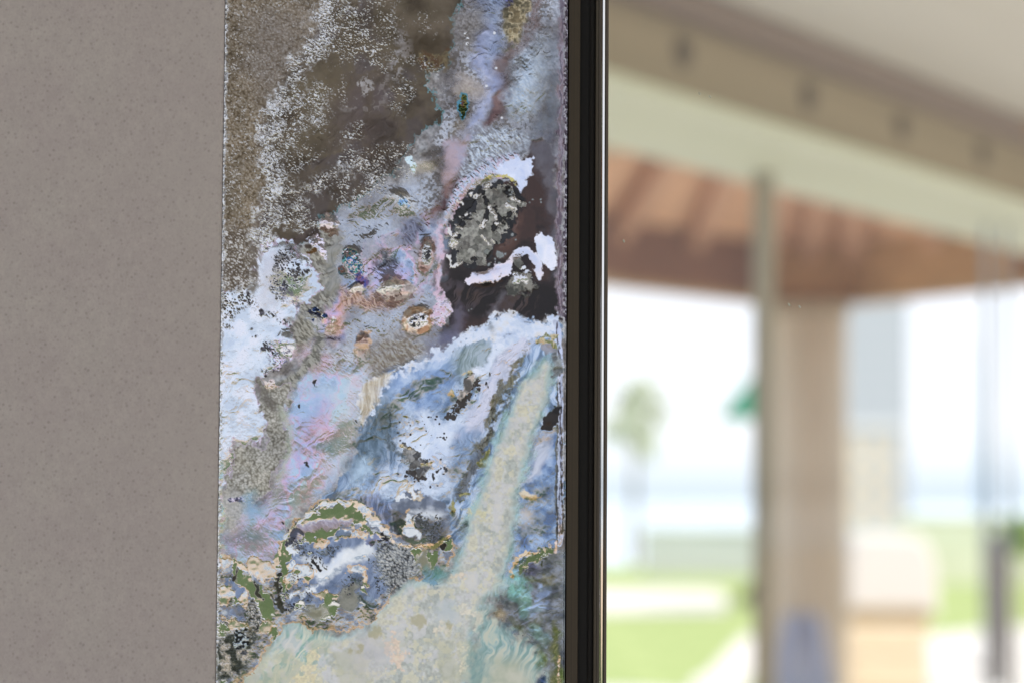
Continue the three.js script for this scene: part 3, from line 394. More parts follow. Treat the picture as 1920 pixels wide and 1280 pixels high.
layer({ s: [[434, 936], [452, 938]], w: 4.5, c: [[70, 70, 90], [206, 196, 210]], by: 'n4', con: 2, soft: 1.6, rag: 2, ro: 0.12, me: 1, h: 0.25, hw: 4, id: K.nugget, warp: 3 });
layer({ s: [[470, 930], [480, 960], [468, 990]], w: [9, 14, 8], c: [[150, 178, 186], [136, 166, 190]], soft: 9, op: 0.8, ro: 0.2, me: 0.95 });
layer({ s: [[408, 870], [412, 960], [408, 1050]], w: [6, 7, 6], c: [[170, 196, 206], [206, 206, 170], [206, 190, 196]], by: 'n10', con: 2, soft: 5, ro: 0.2, me: 0.95, d: ['n4', 0.06] });
for (const [x, y, r] of [[566, 758, 3.4], [589, 715, 3], [590, 726, 2], [541, 996, 2], [524, 986, 2.4], [578, 868, 2], [534, 950, 1.6], [676, 800, 2.2], [674, 794, 2], [684, 802, 2]]) layer({ e: [x, y, r, r * 1.2], c: [[26, 24, 28]], soft: 1, rag: 1, fine: 0.8, ro: 0.2, me: 0.2, flat: 1, id: K.black });
// --- blue glass in the middle, white ridge over it
layer({ p: [[692, 742], [730, 706], [790, 676], [860, 640], [920, 606], [958, 584], [978, 600], [1000, 604], [1046, 596], [1052, 700], [1052, 1100], [900, 1080], [840, 1010], [735, 1012], [700, 970], [660, 940], [600, 938], [636, 900], [662, 850], [676, 790]], c: [[92, 108, 128], [122, 142, 168], [150, 168, 192], [176, 188, 206]], by: 'flw', con: 1.3, gr: ['n60', 0.18], soft: 3, rag: 4, ro: 0.12, me: 1, d: ['n24', 0.06], id: K.blue });
layer({ p: [[690, 750], [720, 730], [760, 760], [740, 830], [700, 880], [660, 900], [650, 880], [680, 800]], c: [[84, 100, 112], [112, 130, 146]], by: 'vst', con: 1.3, soft: 14, ro: 0.12, me: 1, d: ['vst', 0.03], op: 0.85 });
layer({ p: [[730, 700], [800, 680], [850, 690], [850, 740], [800, 780], [750, 780], [730, 740]], c: [[122, 146, 184], [150, 172, 206], [178, 194, 218]], by: 'n24', con: 1.5, soft: 16, ro: 0.12, me: 1, d: ['n24', 0.05], op: 0.85 });
layer({ p: [[850, 660], [900, 640], [930, 650], [910, 700], [870, 720], [850, 700]], c: [[104, 118, 118], [136, 150, 154], [160, 172, 180]], by: 'flw', con: 1.5, soft: 10, ro: 0.13, me: 1, d: ['flw', 0.06] });
layer({ p: [[760, 790], [800, 770], [830, 790], [880, 770], [880, 810], [850, 850], [840, 920], [800, 910], [770, 870], [748, 820]], c: [[196, 206, 224], [214, 222, 234]], by: 'n24', soft: 12, rag: 12, ro: 0.1, me: 1, flat: 1, ty: 1.5, id: K.white });
layer({ p: [[690, 930], [720, 890], [760, 880], [766, 896], [796, 904], [830, 900], [836, 930], [800, 936], [760, 926], [736, 934]], c: [[190, 202, 220], [212, 220, 234]], by: 'n24', soft: 9, rag: 7, ro: 0.1, me: 1, flat: 1, id: K.white });
layer({ e: [676, 880, 18, 26, 30], c: [[178, 198, 216]], soft: 12, rag: 8, op: 0.85, ro: 0.1, me: 1, flat: 1 });
layer({ s: [[972, 640], [940, 690], [916, 740], [890, 790], [864, 820]], w: [20, 18, 18, 18, 10], c: [[190, 192, 206], [206, 206, 220]], by: 'flw', soft: 8, rag: 6, ro: 0.11, me: 1, d: ['flw', 0.02], ty: 1.5, id: K.white });
layer({ s: [[966, 610], [930, 660], [905, 690], [890, 712]], w: [16, 12, 8, 5], c: [[206, 214, 228], [222, 226, 236]], soft: 5, rag: 5, ro: 0.1, me: 1, d: ['n24', 0.04], ty: 1.5, id: K.white });
layer({ p: [[840, 646], [880, 622], [930, 598], [958, 580], [976, 600], [1000, 602], [1046, 596], [1048, 616], [1010, 634], [966, 640], [940, 640], [900, 634], [850, 656], [800, 680], [740, 706], [710, 740], [696, 770], [676, 790], [680, 740], [706, 712], [760, 690]], c: [[196, 206, 222], [214, 220, 232], [214, 210, 206]], by: 'n24', soft: 4, rag: 5, fine: 3, ro: 0.12, me: 1, d: ['n24', 0.06], ty: 1.5, id: K.ridge });
layer({ p: [[680, 730], [714, 704], [736, 700], [722, 720], [706, 748], [694, 780], [676, 796], [672, 770]], c: [[176, 166, 150], [198, 190, 176], [212, 206, 194]], by: 'vst', con: 1.3, soft: 5, ro: 0.24, me: 0.85, d: ['vst', 0.12], id: K.ridge });
layer({ e: [924, 612, 9, 6, 0], c: [[128, 134, 140]], soft: 5, op: 0.8, ro: 0.12, me: 1 });
// black chips
for (const [pts, w] of [[[[834, 780], [850, 774]], [6, 8]], [[[860, 762], [872, 748], [884, 736]], [7, 9, 6]], [[[884, 730], [896, 722], [906, 716]], [5, 6, 3]], [[[766, 886], [782, 890], [796, 896]], [5, 9, 5]]]) layer({ s: pts, w, c: [[20, 18, 20], [36, 32, 34]], soft: 1.2, rag: 4, fine: 3, warp: 4, ro: 0.2, me: 0, flat: 1, id: K.black });
layer({ s: [[868, 740], [878, 724], [886, 712]], w: [8, 9, 6], c: [[84, 82, 84], [136, 134, 134], [190, 180, 176]], by: 'n10', con: 2, soft: 2, rag: 4, ro: 0.35, me: 0.5, d: ['w12', 0.25], h: 0.25, hw: 6, id: K.crust });
layer({ s: [[756, 836], [768, 856], [788, 872]], w: [6, 14, 14], c: [[70, 72, 78], [112, 114, 120], [150, 152, 156], [60, 60, 64]], by: 'id12', con: 1.4, gr: ['n4', 0.3], soft: 2.5, rag: 6, ro: 0.4, me: 0.45, d: ['w12', 0.34], h: 0.25, hw: 7, id: K.crust });
for (const [x, y, rx, ry] of [[884, 704, 7, 5], [848, 736, 6, 8], [762, 834, 6, 5], [797, 870, 6, 4]]) layer({ e: [x, y, rx, ry, -20], c: [[196, 178, 146], [144, 142, 100], [200, 192, 174]], by: 'n10', con: 2, soft: 2, rag: 3, ro: 0.14, me: 0.95, h: 0.2, hw: 4 });
{ const r = rng(5); for (let k = 0; k < 46; k++) { const x = 792 + (r() - 0.5) * 100, y = 780 + r() * 140; layer({ e: [x, y, 0.8 + r() * 1.3, 0.8 + r() * 1.3], c: [[34, 32, 38]], soft: 0.8, rag: 0.6, fine: 0.6, warp: 0, ro: 0.2, me: 0.2, flat: 1 }); } }
for (const [pts, w] of [[[[812, 886], [820, 878]], 2.4], [[[826, 870], [830, 876]], 2], [[[818, 894], [819, 900]], 1.8], [[[912, 700], [916, 704]], 2], [[[944, 770], [942, 790]], 7]]) layer({ s: pts, w, c: [[24, 22, 26]], soft: 1, rag: 1.6, ro: 0.2, me: 0.1, flat: 1, id: K.black });
// dark olive veins
for (const [pts, w, c] of [[[[1000, 650], [978, 664], [966, 690], [964, 716], [974, 724]], [3, 3, 2.4, 3, 3], [92, 90, 70]], [[[970, 700], [946, 730], [926, 760], [916, 800], [908, 830], [886, 870], [872, 900]], [6, 7, 8, 7, 6, 6, 5], [88, 86, 72]], [[[930, 760], [922, 790], [914, 820], [902, 850], [880, 880]], [2, 2.6, 2.4, 2.6, 3], [44, 42, 34]], [[[726, 770], [732, 810], [738, 840], [752, 860]], [3, 6, 7, 6], [74, 84, 92]], [[[960, 720], [950, 750], [934, 790]], [3, 3, 2], [66, 66, 56]], [[[900, 850], [880, 890], [868, 930]], [9, 10, 8], [78, 82, 88]]]) layer({ s: pts, w, c: [c, c.map((v) => v * 1.35)], by: 'vst', soft: 3.5, rag: 4, fine: 2, op: 0.88, ro: 0.2, me: 0.9, d: ['flw', 0.1], h: -0.1, hw: 4 });
layer({ p: [[860, 800], [900, 800], [880, 860], [850, 900], [840, 880], [850, 830]], c: [[112, 132, 160], [140, 160, 188]], by: 'flw', soft: 9, op: 0.85, ro: 0.12, me: 1, d: ['n24', 0.05] });
for (const [x, y, rx, ry, a] of [[904, 862, 11, 9, -40], [914, 846, 8, 6, -30], [848, 950, 6, 8, 10], [870, 926, 10, 5, 10], [1032, 886, 6, 14, 20], [766, 776, 5, 3, 0]]) layer({ e: [x, y, rx, ry, a], c: [[98, 100, 60], [156, 150, 104], [84, 82, 56]], by: 'n10', con: 2, soft: 2.5, rag: 3, ro: 0.14, me: 0.9, d: ['n10', 0.08], h: 0.2, hw: 5 });
// fine combing of the blue glass above the arch
layer({ p: [[640, 935], [690, 925], [740, 940], [745, 1000], [720, 990], [690, 956]], c: [[96, 108, 134], [128, 140, 168], [150, 160, 190]], by: 'vst', con: 1.5, soft: 5, ro: 0.14, me: 1, d: ['vst', 0.05], id: K.blue });
layer({ s: [[738, 930], [740, 960], [738, 1000]], w: 2.4, c: [[44, 46, 54]], soft: 2, rag: 3, op: 0.8, ro: 0.2, me: 0.7 });
// --- blue strip on the right of the pale flow
layer({ p: [[1008, 830], [1042, 790], [1048, 1040], [990, 1060], [962, 1090], [964, 1010], [976, 920]], c: [[96, 116, 150], [124, 146, 178], [158, 176, 202]], by: 'n24', con: 1.5, soft: 5, ro: 0.12, me: 1, d: ['n24', 0.07, 'vst', 0.02], id: K.blue });
layer({ p: [[1002, 830], [1036, 800], [1030, 860], [1010, 890], [984, 906]], c: [[170, 176, 190], [190, 194, 206]], by: 'flw', soft: 6, ro: 0.11, me: 1, flat: 1, id: K.white });
layer({ s: [[1000, 790], [980, 850], [966, 900], [958, 960]], w: [6, 8, 8, 8], c: [[176, 206, 214], [206, 220, 224]], soft: 5, ro: 0.14, me: 1, d: ['n24', 0.05] });
layer({ e: [978, 968, 20, 14, -20], c: [[190, 198, 210]], soft: 9, ro: 0.12, me: 1, flat: 1 });
layer({ p: [[982, 924], [996, 918], [1010, 932], [990, 934]], c: [[206, 186, 150], [214, 200, 176]], soft: 3, ro: 0.15, me: 0.95, h: 0.2, hw: 5 });
layer({ s: [[1022, 688], [1034, 700]], w: 12, c: [[84, 88, 92], [120, 126, 130]], soft: 6, ro: 0.2, me: 0.8, d: ['n10', 0.08] });
// --- lower right grey strip, lawn reflections painted in as green touches
layer({ p: [[970, 1068], [1000, 1036], [1040, 1024], [1075, 1030], [1075, 1600], [1010, 1600], [1020, 1280], [1000, 1210], [950, 1160], [930, 1120]], c: [[86, 92, 104], [112, 118, 128], [134, 140, 152]], by: 'n24', con: 1.4, gr: ['stk', 0.12], soft: 7, ro: 0.22, me: 0.9, d: ['n10', 0.07], id: K.blue });
for (const [x, y, rx, ry, a, c] of [[970, 1096, 18, 24, -15, [122, 172, 172]], [984, 1130, 14, 22, -20, [130, 168, 172]], [1006, 1142, 14, 10, -20, [150, 170, 204]], [1022, 1106, 14, 18, 0, [140, 158, 190]], [1004, 1170, 12, 9, 0, [98, 100, 60]], [964, 1172, 8, 6, 0, [92, 96, 52]], [1002, 1082, 12, 6, 0, [92, 102, 56]], [1028, 1088, 16, 5, -6, [112, 108, 72]], [1012, 1234, 12, 22, -15, [104, 120, 66]], [944, 1178, 9, 10, 0, [34, 58, 100]], [960, 1186, 12, 7, 20, [52, 70, 116]], [1000, 1212, 12, 10, 0, [80, 92, 112]], [944, 1150, 10, 9, 0, [150, 140, 120]], [1010, 1190, 26, 12, 40, [120, 146, 152]], [1000, 1068, 18, 14, 0, [84, 86, 108]]]) layer({ e: [x, y, rx, ry, a], c: [c.map((v) => v * 0.85), c, c.map((v) => Math.min(240, v * 1.2))], by: 'n10', con: 1.6, soft: 6, rag: 5, op: 0.9, ro: 0.2, me: 0.85, d: ['n10', 0.06] });
layer({ s: [[952, 1078], [964, 1056], [982, 1040], [1008, 1030], [1032, 1024]], w: [3, 4, 3.4, 2.6, 2], c: [[206, 186, 156], [224, 206, 184]], soft: 1.5, rag: 2, ro: 0.12, me: 0.95, h: 0.3, hw: 4, id: K.arch });  // sand reflection painted as a pale line
layer({ s: [[972, 1072], [990, 1050], [1016, 1040], [1034, 1036]], w: [4, 8, 10, 9], c: [[186, 190, 186]], soft: 2.5, rag: 3, ro: 0.08, me: 1, ty: -3.3, flat: 1, id: K.arch });
layer({ s: [[1020, 1044], [1016, 1052]], w: 7, c: [[58, 62, 48]], soft: 2, rag: 4, fl: ['n4', 0.4, 0.08], ro: 0.2, me: 0.5, d: ['n4', 0.14] });
// --- the pale flow, its teal fringes first
const FLOW = [[1012, 678], [1030, 668], [1044, 686], [1036, 730], [1018, 780], [1004, 816], [990, 870], [974, 930], [964, 1000], [956, 1050], [946, 1082], [962, 1096], [930, 1120], [906, 1138], [896, 1160], [888, 1200], [884, 1240], [872, 1290], [860, 1600], [380, 1600], [420, 1310], [470, 1250], [506, 1210], [530, 1172], [560, 1162], [590, 1190], [640, 1186], [690, 1172], [706, 1140], [740, 1112], [766, 1090], [800, 1082], [836, 1082], [852, 1050], [868, 1010], [884, 950], [908, 880], [930, 826], [944, 780], [962, 740], [984, 704]];
layer({ p: FLOW, c: [[96, 126, 130], [121, 150, 152], [136, 169, 185], [149, 174, 177]], by: 'flw', con: 1.3, soft: 8, rag: 8, fine: 3, ro: 0.26, me: 0.12, d: ['flw', 0.1], id: K.arm });
layer({ p: FLOW, c: [[140, 163, 171], [165, 182, 185]], by: 'flw', soft: 7, fade: 16, rag: 9, fine: 4, ro: 0.35, me: 0.12, d: ['flw', 0.08] });
layer({ p: FLOW, c: [[153, 160, 160], [169, 173, 171], [174, 178, 182], [177, 178, 168]], by: 'n24', con: 1.3, gr: ['n4', 0.12], soft: 9, fade: 22, rag: 12, fine: 4, ro: 0.42, me: 0.12, d: ['n10', 0.1, 'n4', 0.05], h: 0.2, hw: 20, id: K.arm });
layer({ p: [[560, 1170], [620, 1190], [600, 1240], [540, 1280], [500, 1320], [460, 1320], [500, 1240]], c: [[112, 150, 148], [146, 170, 168], [184, 191, 181]], by: 'flw', con: 1.8, soft: 14, ro: 0.35, me: 0.12, d: ['flw', 0.12] });
layer({ p: FLOW, c: [[188, 187, 162], [193, 191, 173]], by: 'n10', fl: ['n10', 0.68, 0.16], fade: 30, soft: 8, op: 0.6, ro: 0.35, me: 0.12, d: ['n4', 0.1] });
layer({ p: FLOW, c: [[169, 172, 181], [184, 186, 192]], fl: ['n24', 0.6, 0.1], fade: 34, soft: 8, op: 0.7, ro: 0.38, me: 0.12 });
layer({ p: [[400, 1200], [900, 1200], [900, 1600], [400, 1600]], c: [[155, 159, 143], [167, 169, 154]], fl: ['n60', 0.56, 0.12], soft: 20, op: 0.6, ro: 0.4, me: 0.12 });
for (const [pts, w, c] of [[[[880, 1144], [900, 1156], [892, 1186]], [10, 10, 7], [202, 199, 189]], [[[814, 1178], [836, 1172]], [4, 6], [200, 195, 185]], [[[870, 1212], [876, 1246]], [6, 8], [198, 195, 179]], [[[836, 1066], [850, 1076], [880, 1080]], [3, 3, 2], [200, 191, 177]], [[[730, 1200], [750, 1232], [744, 1250]], [8, 12, 8], [208, 191, 177]], [[[590, 1230], [580, 1260], [560, 1280]], [10, 12, 10], [204, 197, 169]], [[[876, 950], [900, 966]], [4, 4], [190, 189, 161]]]) layer({ s: pts, w, c: [c, c.map((v) => v * 0.9)], by: 'n4', soft: 4, rag: 7, fine: 3, op: 0.8, ro: 0.4, me: 0.12, d: ['n4', 0.12], h: 0.12, hw: 6 });
layer({ e: [690, 1218, 34, 50, 10], c: [[161, 163, 170], [174, 174, 179]], soft: 20, rag: 10, op: 0.7, ro: 0.38, me: 0.12 });
layer({ e: [838, 1150, 24, 22, -30], c: [[157, 170, 179]], soft: 16, rag: 8, op: 0.7, ro: 0.35, me: 0.12 });
for (const [x, y, r] of [[786, 1158, 12], [670, 1216, 8], [700, 1180, 12], [836, 1174, 6]]) layer({ e: [x, y, r, r * 1.1], c: [[146, 143, 112]], soft: 4, rag: 3, op: 0.7, ro: 0.4, me: 0.12, d: ['n10', 0.08] });
// lower right lobe
layer({ p: [[906, 1150], [930, 1152], [950, 1180], [980, 1200], [1010, 1230], [1030, 1270], [1024, 1320], [1040, 1600], [856, 1600], [876, 1290], [886, 1220]], c: [[112, 142, 144], [132, 159, 164], [159, 174, 171], [172, 178, 170]], by: 'flw', con: 1.2, soft: 10, rag: 9, ro: 0.35, me: 0.15, d: ['flw', 0.1], id: K.arm });
layer({ p: [[920, 1240], [960, 1230], [1000, 1260], [1000, 1300], [930, 1320], [900, 1280]], c: [[153, 161, 149], [172, 175, 166]], by: 'n24', soft: 16, ro: 0.4, me: 0.12, d: ['n10', 0.08] });
layer({ s: [[884, 1212], [894, 1250], [890, 1300]], w: [6, 12, 10], c: [[96, 128, 134], [121, 148, 148]], by: 'flw', soft: 12, rag: 6, ro: 0.35, me: 0.15, d: ['flw', 0.08] });
layer({ s: [[1006, 1290], [1018, 1268]], w: [8, 5], c: [[58, 78, 118]], soft: 5, rag: 4, ro: 0.2, me: 0.8 });
layer({ s: [[1042, 1180], [1046, 1300], [1048, 1500]], w: [7, 8, 8], c: [[92, 108, 62], [120, 122, 92]], by: 'n24', soft: 5, ro: 0.2, me: 0.85, ty: -3 });
// --- the arch of mirror patches at the lower left: silver dished to mirror sky, sand and lawn, with sand reflections also painted as rims
const SIL = [[205, 208, 210], [222, 224, 226]];
layer({ p: [[404, 1060], [424, 1044], [450, 1060], [480, 1072], [516, 1064], [524, 1030], [540, 1000], [566, 970], [600, 946], [630, 936], [664, 942], [690, 960], [716, 984], [740, 1010], [770, 1024], [800, 1026], [846, 1010], [852, 1040], [836, 1066], [790, 1084], [756, 1096], [730, 1118], [706, 1150], [690, 1168], [640, 1180], [590, 1182], [556, 1160], [530, 1170], [506, 1206], [470, 1250], [430, 1300], [395, 1330]], c: [[120, 126, 138], [150, 156, 166], [176, 178, 180]], by: 'n10', con: 1.5, soft: 2, rag: 3, ro: 0.1, me: 1, d: ['n24', 0.08, 'n4', 0.03], ty: 0.3, ln: { c: [206, 176, 140], w: 3, o: 0.7, me: 0.8, ro: 0.2 }, id: K.arch });
layer({ s: [[404, 1064], [424, 1048], [450, 1062], [484, 1076], [512, 1068], [524, 1036], [540, 1004], [566, 974], [600, 950], [630, 940], [664, 946], [690, 964], [714, 988], [728, 1004]], w: [5, 6, 5, 6, 7, 4, 3, 3, 4, 5, 8, 8, 7, 4], c: [[205, 208, 210], [222, 224, 226]], by: 'n24', soft: 1.6, rag: 3, warp: 4, ro: 0.08, me: 1, flat: 1, ty: -0.4, id: K.arch });
const G = (p, o = {}) => layer({ ...(o.w ? { s: p, w: o.w } : { p }), c: SIL, by: 'n24', soft: 1.4, rag: 3.2, fine: 1.8, warp: 5, ro: 0.06, me: 1, flat: 1, ty: -3.3, id: K.arch, ...o });
const W = (p, o = {}) => G(p, { ty: 3.2, ...o }), B = (p, o = {}) => G(p, { c: [[104, 116, 138], [134, 146, 168]], by: 'flw', ty: 2.5, ro: 0.12, d: ['n24', 0.06], ...o });
B([[540, 1100], [534, 1060], [540, 1030], [570, 1010], [600, 1010], [640, 1000], [670, 990], [700, 1000], [728, 1030], [740, 1070], [730, 1104], [700, 1124], [660, 1130], [640, 1110], [600, 1130], [560, 1140], [530, 1130]], { soft: 3 });
G([[524, 1120], [518, 1060], [536, 1012], [570, 978], [604, 956], [632, 944], [662, 952], [684, 976], [706, 1000], [720, 1012], [704, 1016], [676, 986], [640, 984], [640, 1000], [600, 1012], [570, 1012], [548, 1030], [536, 1060], [534, 1130]]);
G([[700, 1000], [722, 1000], [730, 1012], [712, 1024], [702, 1016]]);
layer({ s: [[548, 1010], [575, 990], [610, 982], [648, 976]], w: [5, 9, 10, 8], c: [[150, 142, 156], [172, 164, 178]], by: 'stk', soft: 4, rag: 3, ro: 0.2, me: 0.95, d: ['n24', 0.04], h: 0.1, hw: 6 });
layer({ s: [[534, 1022], [548, 1012], [562, 1000], [570, 998]], w: [4, 6, 6, 4], c: [[24, 26, 34], [54, 58, 76]], soft: 1.6, rag: 2, ro: 0.08, me: 0.2, flat: 1, h: -0.3, hw: 5, id: K.black });
W([[558, 1046], [590, 1046], [612, 1056], [640, 1036], [664, 1022], [684, 1012], [700, 1022], [700, 1040], [672, 1052], [640, 1060], [622, 1078], [604, 1092], [594, 1078], [580, 1066]], { soft: 5, h: 0.15, hw: 8 });
W([[536, 1030], [556, 1024], [562, 1040], [546, 1042]], { soft: 3 });
W([[544, 1120], [560, 1106], [590, 1096], [592, 1104], [566, 1118], [546, 1128]], { soft: 4 });
G([[536, 1056], [548, 1050], [556, 1058], [540, 1066]], { ty: -0.4 });
for (const p of [[[536, 1080], [548, 1064], [572, 1062], [590, 1068], [592, 1080], [578, 1088], [558, 1086], [548, 1104], [536, 1106]], [[650, 1064], [668, 1062], [682, 1066], [694, 1094], [684, 1094], [672, 1080], [658, 1076]], [[590, 1112], [610, 1102], [622, 1106], [640, 1118], [620, 1124], [600, 1124]], [[590, 1006], [614, 1012], [604, 1022], [590, 1022]], [[640, 996], [660, 990], [690, 1000], [688, 1012], [664, 1004], [648, 1012]]]) G(p, { ty: -0.3, ln: { c: [206, 178, 146], w: 2, o: 0.8, ro: 0.15 } });
for (const p of [[[546, 1068], [560, 1066], [562, 1074], [550, 1074]], [[566, 1082], [578, 1080], [574, 1086]], [[604, 1130], [614, 1112], [630, 1124], [636, 1150], [618, 1164], [596, 1164], [602, 1150]], [[676, 1090], [688, 1092], [690, 1116], [684, 1134], [676, 1120]], [[558, 1130], [574, 1128], [572, 1142], [556, 1144]], [[576, 1030], [596, 1030], [598, 1036], [580, 1036]], [[630, 1000], [636, 1010], [626, 1010]]]) G(p);
for (const [x, y, rx, ry, a] of [[648, 1000, 15, 11, 0], [690, 1122, 20, 14, 20], [666, 1086, 12, 12, 0], [610, 1028, 18, 8, -10]]) layer({ e: [x, y, rx, ry, a], c: [[92, 104, 122], [126, 140, 158]], by: 'flw', soft: 2.5, rag: 3, ro: 0.14, me: 1, d: ['n10', 0.06], h: 0.2, hw: 7, id: K.blue });
layer({ e: [652, 1120, 22, 24, 0], c: [[112, 114, 110], [136, 138, 134]], by: 'n10', soft: 3, rag: 3, ro: 0.4, me: 0.55, d: ['n4', 0.06], id: K.river });
layer({ e: [590, 1148, 18, 12, 0], c: [[122, 122, 108], [146, 146, 132]], by: 'n10', soft: 5, ro: 0.4, me: 0.5, d: ['n4', 0.08] });
for (const [x, y, r, t] of [[556, 1024, 16, 0.46], [576, 1040, 15, 0.5], [590, 1052, 16, 0.48], [600, 1060, 10, 0.5], [620, 1030, 14, 0.56], [548, 1088, 14, 0.5], [656, 1092, 13, 0.46], [646, 1108, 14, 0.5], [540, 1140, 18, 0.46], [570, 1124, 14, 0.5], [536, 1118, 10, 0.5], [700, 1050, 12, 0.56], [720, 1096, 14, 0.5]]) layer({ e: [x, y, r, r * 0.8, 30], c: [[30, 32, 40], [84, 88, 100]], by: 'n4', con: 2, fl: ['dot', t + 0.26, 0.05], soft: 5, rag: 4, ro: 0.14, me: 0.8, d: ['dot', 0.16] });
layer({ s: [[586, 1050], [594, 1060], [602, 1068]], w: [2.4, 3.4, 2], c: [[16, 16, 20]], soft: 1, rag: 1.6, ro: 0.1, me: 0, flat: 1, id: K.black });
layer({ p: [[706, 1020], [740, 1016], [776, 1030], [786, 1060], [760, 1092], [730, 1112], [716, 1080], [704, 1050]], c: [[48, 50, 54], [116, 120, 126], [150, 156, 164], [176, 180, 186], [204, 206, 208]], by: 'dot', con: 1, gr: ['n24', 0.25], soft: 6, rag: 6, ro: 0.3, me: 0.85, d: ['dot', 0.16], id: K.crust });
layer({ s: [[694, 1020], [706, 1012], [722, 1012]], w: [6, 7, 5], c: [[92, 98, 128], [150, 156, 180]], soft: 2, ro: 0.1, me: 1, h: 0.25, hw: 6, id: K.blue });
layer({ s: [[708, 1018], [726, 1016]], w: 3, c: [[18, 20, 30]], soft: 1.4, rag: 1.6, ro: 0.1, me: 0, flat: 1, id: K.black });
layer({ s: [[722, 996], [736, 1008]], w: 2.4, c: [[22, 22, 24]], soft: 1.2, ro: 0.1, me: 0, flat: 1 });
layer({ s: [[518, 1080], [520, 1110], [524, 1130], [536, 1148]], w: [3, 4, 4, 2], c: [[30, 32, 30], [56, 58, 50]], soft: 1.8, rag: 3, ro: 0.14, me: 0.5, d: ['flw', 0.1] });
// bumps to the right of the arch
layer({ p: [[734, 940], [750, 916], [780, 912], [810, 930], [842, 950], [844, 1004], [810, 1020], [776, 1020], [744, 1004], [736, 976]], c: [[98, 104, 116], [130, 136, 148], [152, 158, 170]], by: 'n24', con: 1.5, soft: 4, rag: 4, ro: 0.14, me: 1, d: ['n24', 0.07, 'n10', 0.02], h: 0.3, hw: 14, id: K.blue });
layer({ s: [[742, 926], [756, 914], [772, 918], [786, 932]], w: [4, 5, 5, 5], c: SIL, soft: 1.6, rag: 2.5, ro: 0.07, me: 1, ty: -0.7, flat: 1, ln: { c: [206, 184, 150], w: 2, o: 0.6 }, id: K.arch });
layer({ p: [[736, 938], [748, 922], [764, 920], [772, 930], [756, 928], [744, 940]], c: SIL, soft: 1.6, rag: 2.5, ro: 0.07, me: 1, ty: -3.2, flat: 1, id: K.arch });
W([[748, 984], [764, 968], [772, 974], [776, 990], [790, 996], [786, 1010], [766, 1008], [750, 998]], { soft: 4, ty: 4 });
W([[776, 956], [806, 952], [830, 960], [820, 972], [790, 968]], { soft: 6, ty: 4, op: 0.8 });
for (const [x, y, r] of [[784, 974, 11], [816, 974, 10], [800, 990, 12], [810, 1000, 8]]) layer({ e: [x, y, r * 0.7, r, 10], c: [[26, 28, 32], [78, 82, 90]], by: 'n4', con: 2, fl: ['n4', 0.4, 0.07], soft: 3, rag: 4, ro: 0.16, me: 0.6, d: ['n4', 0.16] });
layer({ e: [765, 960, 7, 5, -30], c: [[196, 168, 136]], soft: 2.5, rag: 2, ro: 0.14, me: 0.95, h: 0.2, hw: 4 });
layer({ s: [[728, 1000], [742, 1010], [770, 1020], [800, 1022], [826, 1012], [842, 1002]], w: [2, 2.6, 3.6, 4, 3.4, 2.4], c: [[214, 190, 160], [228, 208, 186]], soft: 1.2, rag: 2, ro: 0.1, me: 0.95, h: 0.2, hw: 3, id: K.arch });  // painted line of mirrored sand along the lower border
for (const p of [[[768, 1030], [784, 1026], [790, 1044], [776, 1048]], [[800, 1034], [820, 1026], [818, 1046], [812, 1062], [802, 1056]], [[832, 1010], [848, 998], [850, 1016], [840, 1030], [830, 1026]]]) G(p);
layer({ s: [[828, 1018], [834, 1032]], w: 4, c: [[24, 24, 22]], soft: 1.4, ro: 0.12, me: 0, flat: 1, id: K.black });
layer({ p: [[784, 1036], [800, 1030], [804, 1060], [796, 1074], [784, 1060]], c: [[120, 120, 104], [146, 146, 134]], soft: 4, ro: 0.35, me: 0.6, d: ['n10', 0.08] });
layer({ p: [[792, 1068], [830, 1056], [850, 1066], [836, 1082], [816, 1090], [800, 1086]], c: [[96, 140, 140], [126, 162, 168]], by: 'flw', soft: 6, ro: 0.25, me: 0.8, d: ['flw', 0.08] });
layer({ p: [[794, 1072], [816, 1070], [818, 1096], [800, 1098]], c: [[118, 150, 166]], soft: 4, ro: 0.2, me: 0.9 });
// silver patches at the left foot that mirror lawn and sand, their sand rims painted
G([[430, 1046], [440, 1046], [450, 1066], [470, 1082], [490, 1092], [494, 1106], [506, 1110], [514, 1150], [512, 1164], [494, 1156], [488, 1136], [470, 1118], [452, 1094], [440, 1084], [436, 1066]]);
G([[410, 1168], [424, 1164], [436, 1180], [430, 1196], [410, 1190]]); G([[432, 1122], [444, 1118], [452, 1130], [440, 1136]]); G([[404, 1270], [426, 1272], [420, 1286], [402, 1286]]); G([[504, 1184], [518, 1172], [520, 1186], [508, 1202]]); G([[450, 1170], [462, 1168], [464, 1180], [452, 1184]]);
for (const p of [[[414, 1100], [430, 1098], [448, 1118], [430, 1124], [416, 1136], [406, 1124]], [[454, 1100], [468, 1106], [466, 1128], [456, 1144], [450, 1124]], [[416, 1160], [450, 1168], [470, 1178], [500, 1160], [514, 1170], [490, 1184], [450, 1186]], [[474, 1048], [516, 1064], [514, 1080], [496, 1088], [470, 1076], [452, 1056]], [[408, 1050], [428, 1044], [430, 1062], [414, 1070]]]) G(p, { ty: -0.2, ro: 0.1, ln: { c: [206, 180, 150], w: 2.4, o: 0.7, ro: 0.15 } });
B([[418, 1082], [432, 1080], [444, 1096], [446, 1110], [434, 1108]], { ty: 1 }); B([[438, 1138], [456, 1136], [460, 1152], [444, 1166], [436, 1154]], { ty: 1 }); B([[444, 1100], [456, 1102], [452, 1124], [444, 1118]], { ty: 3 });
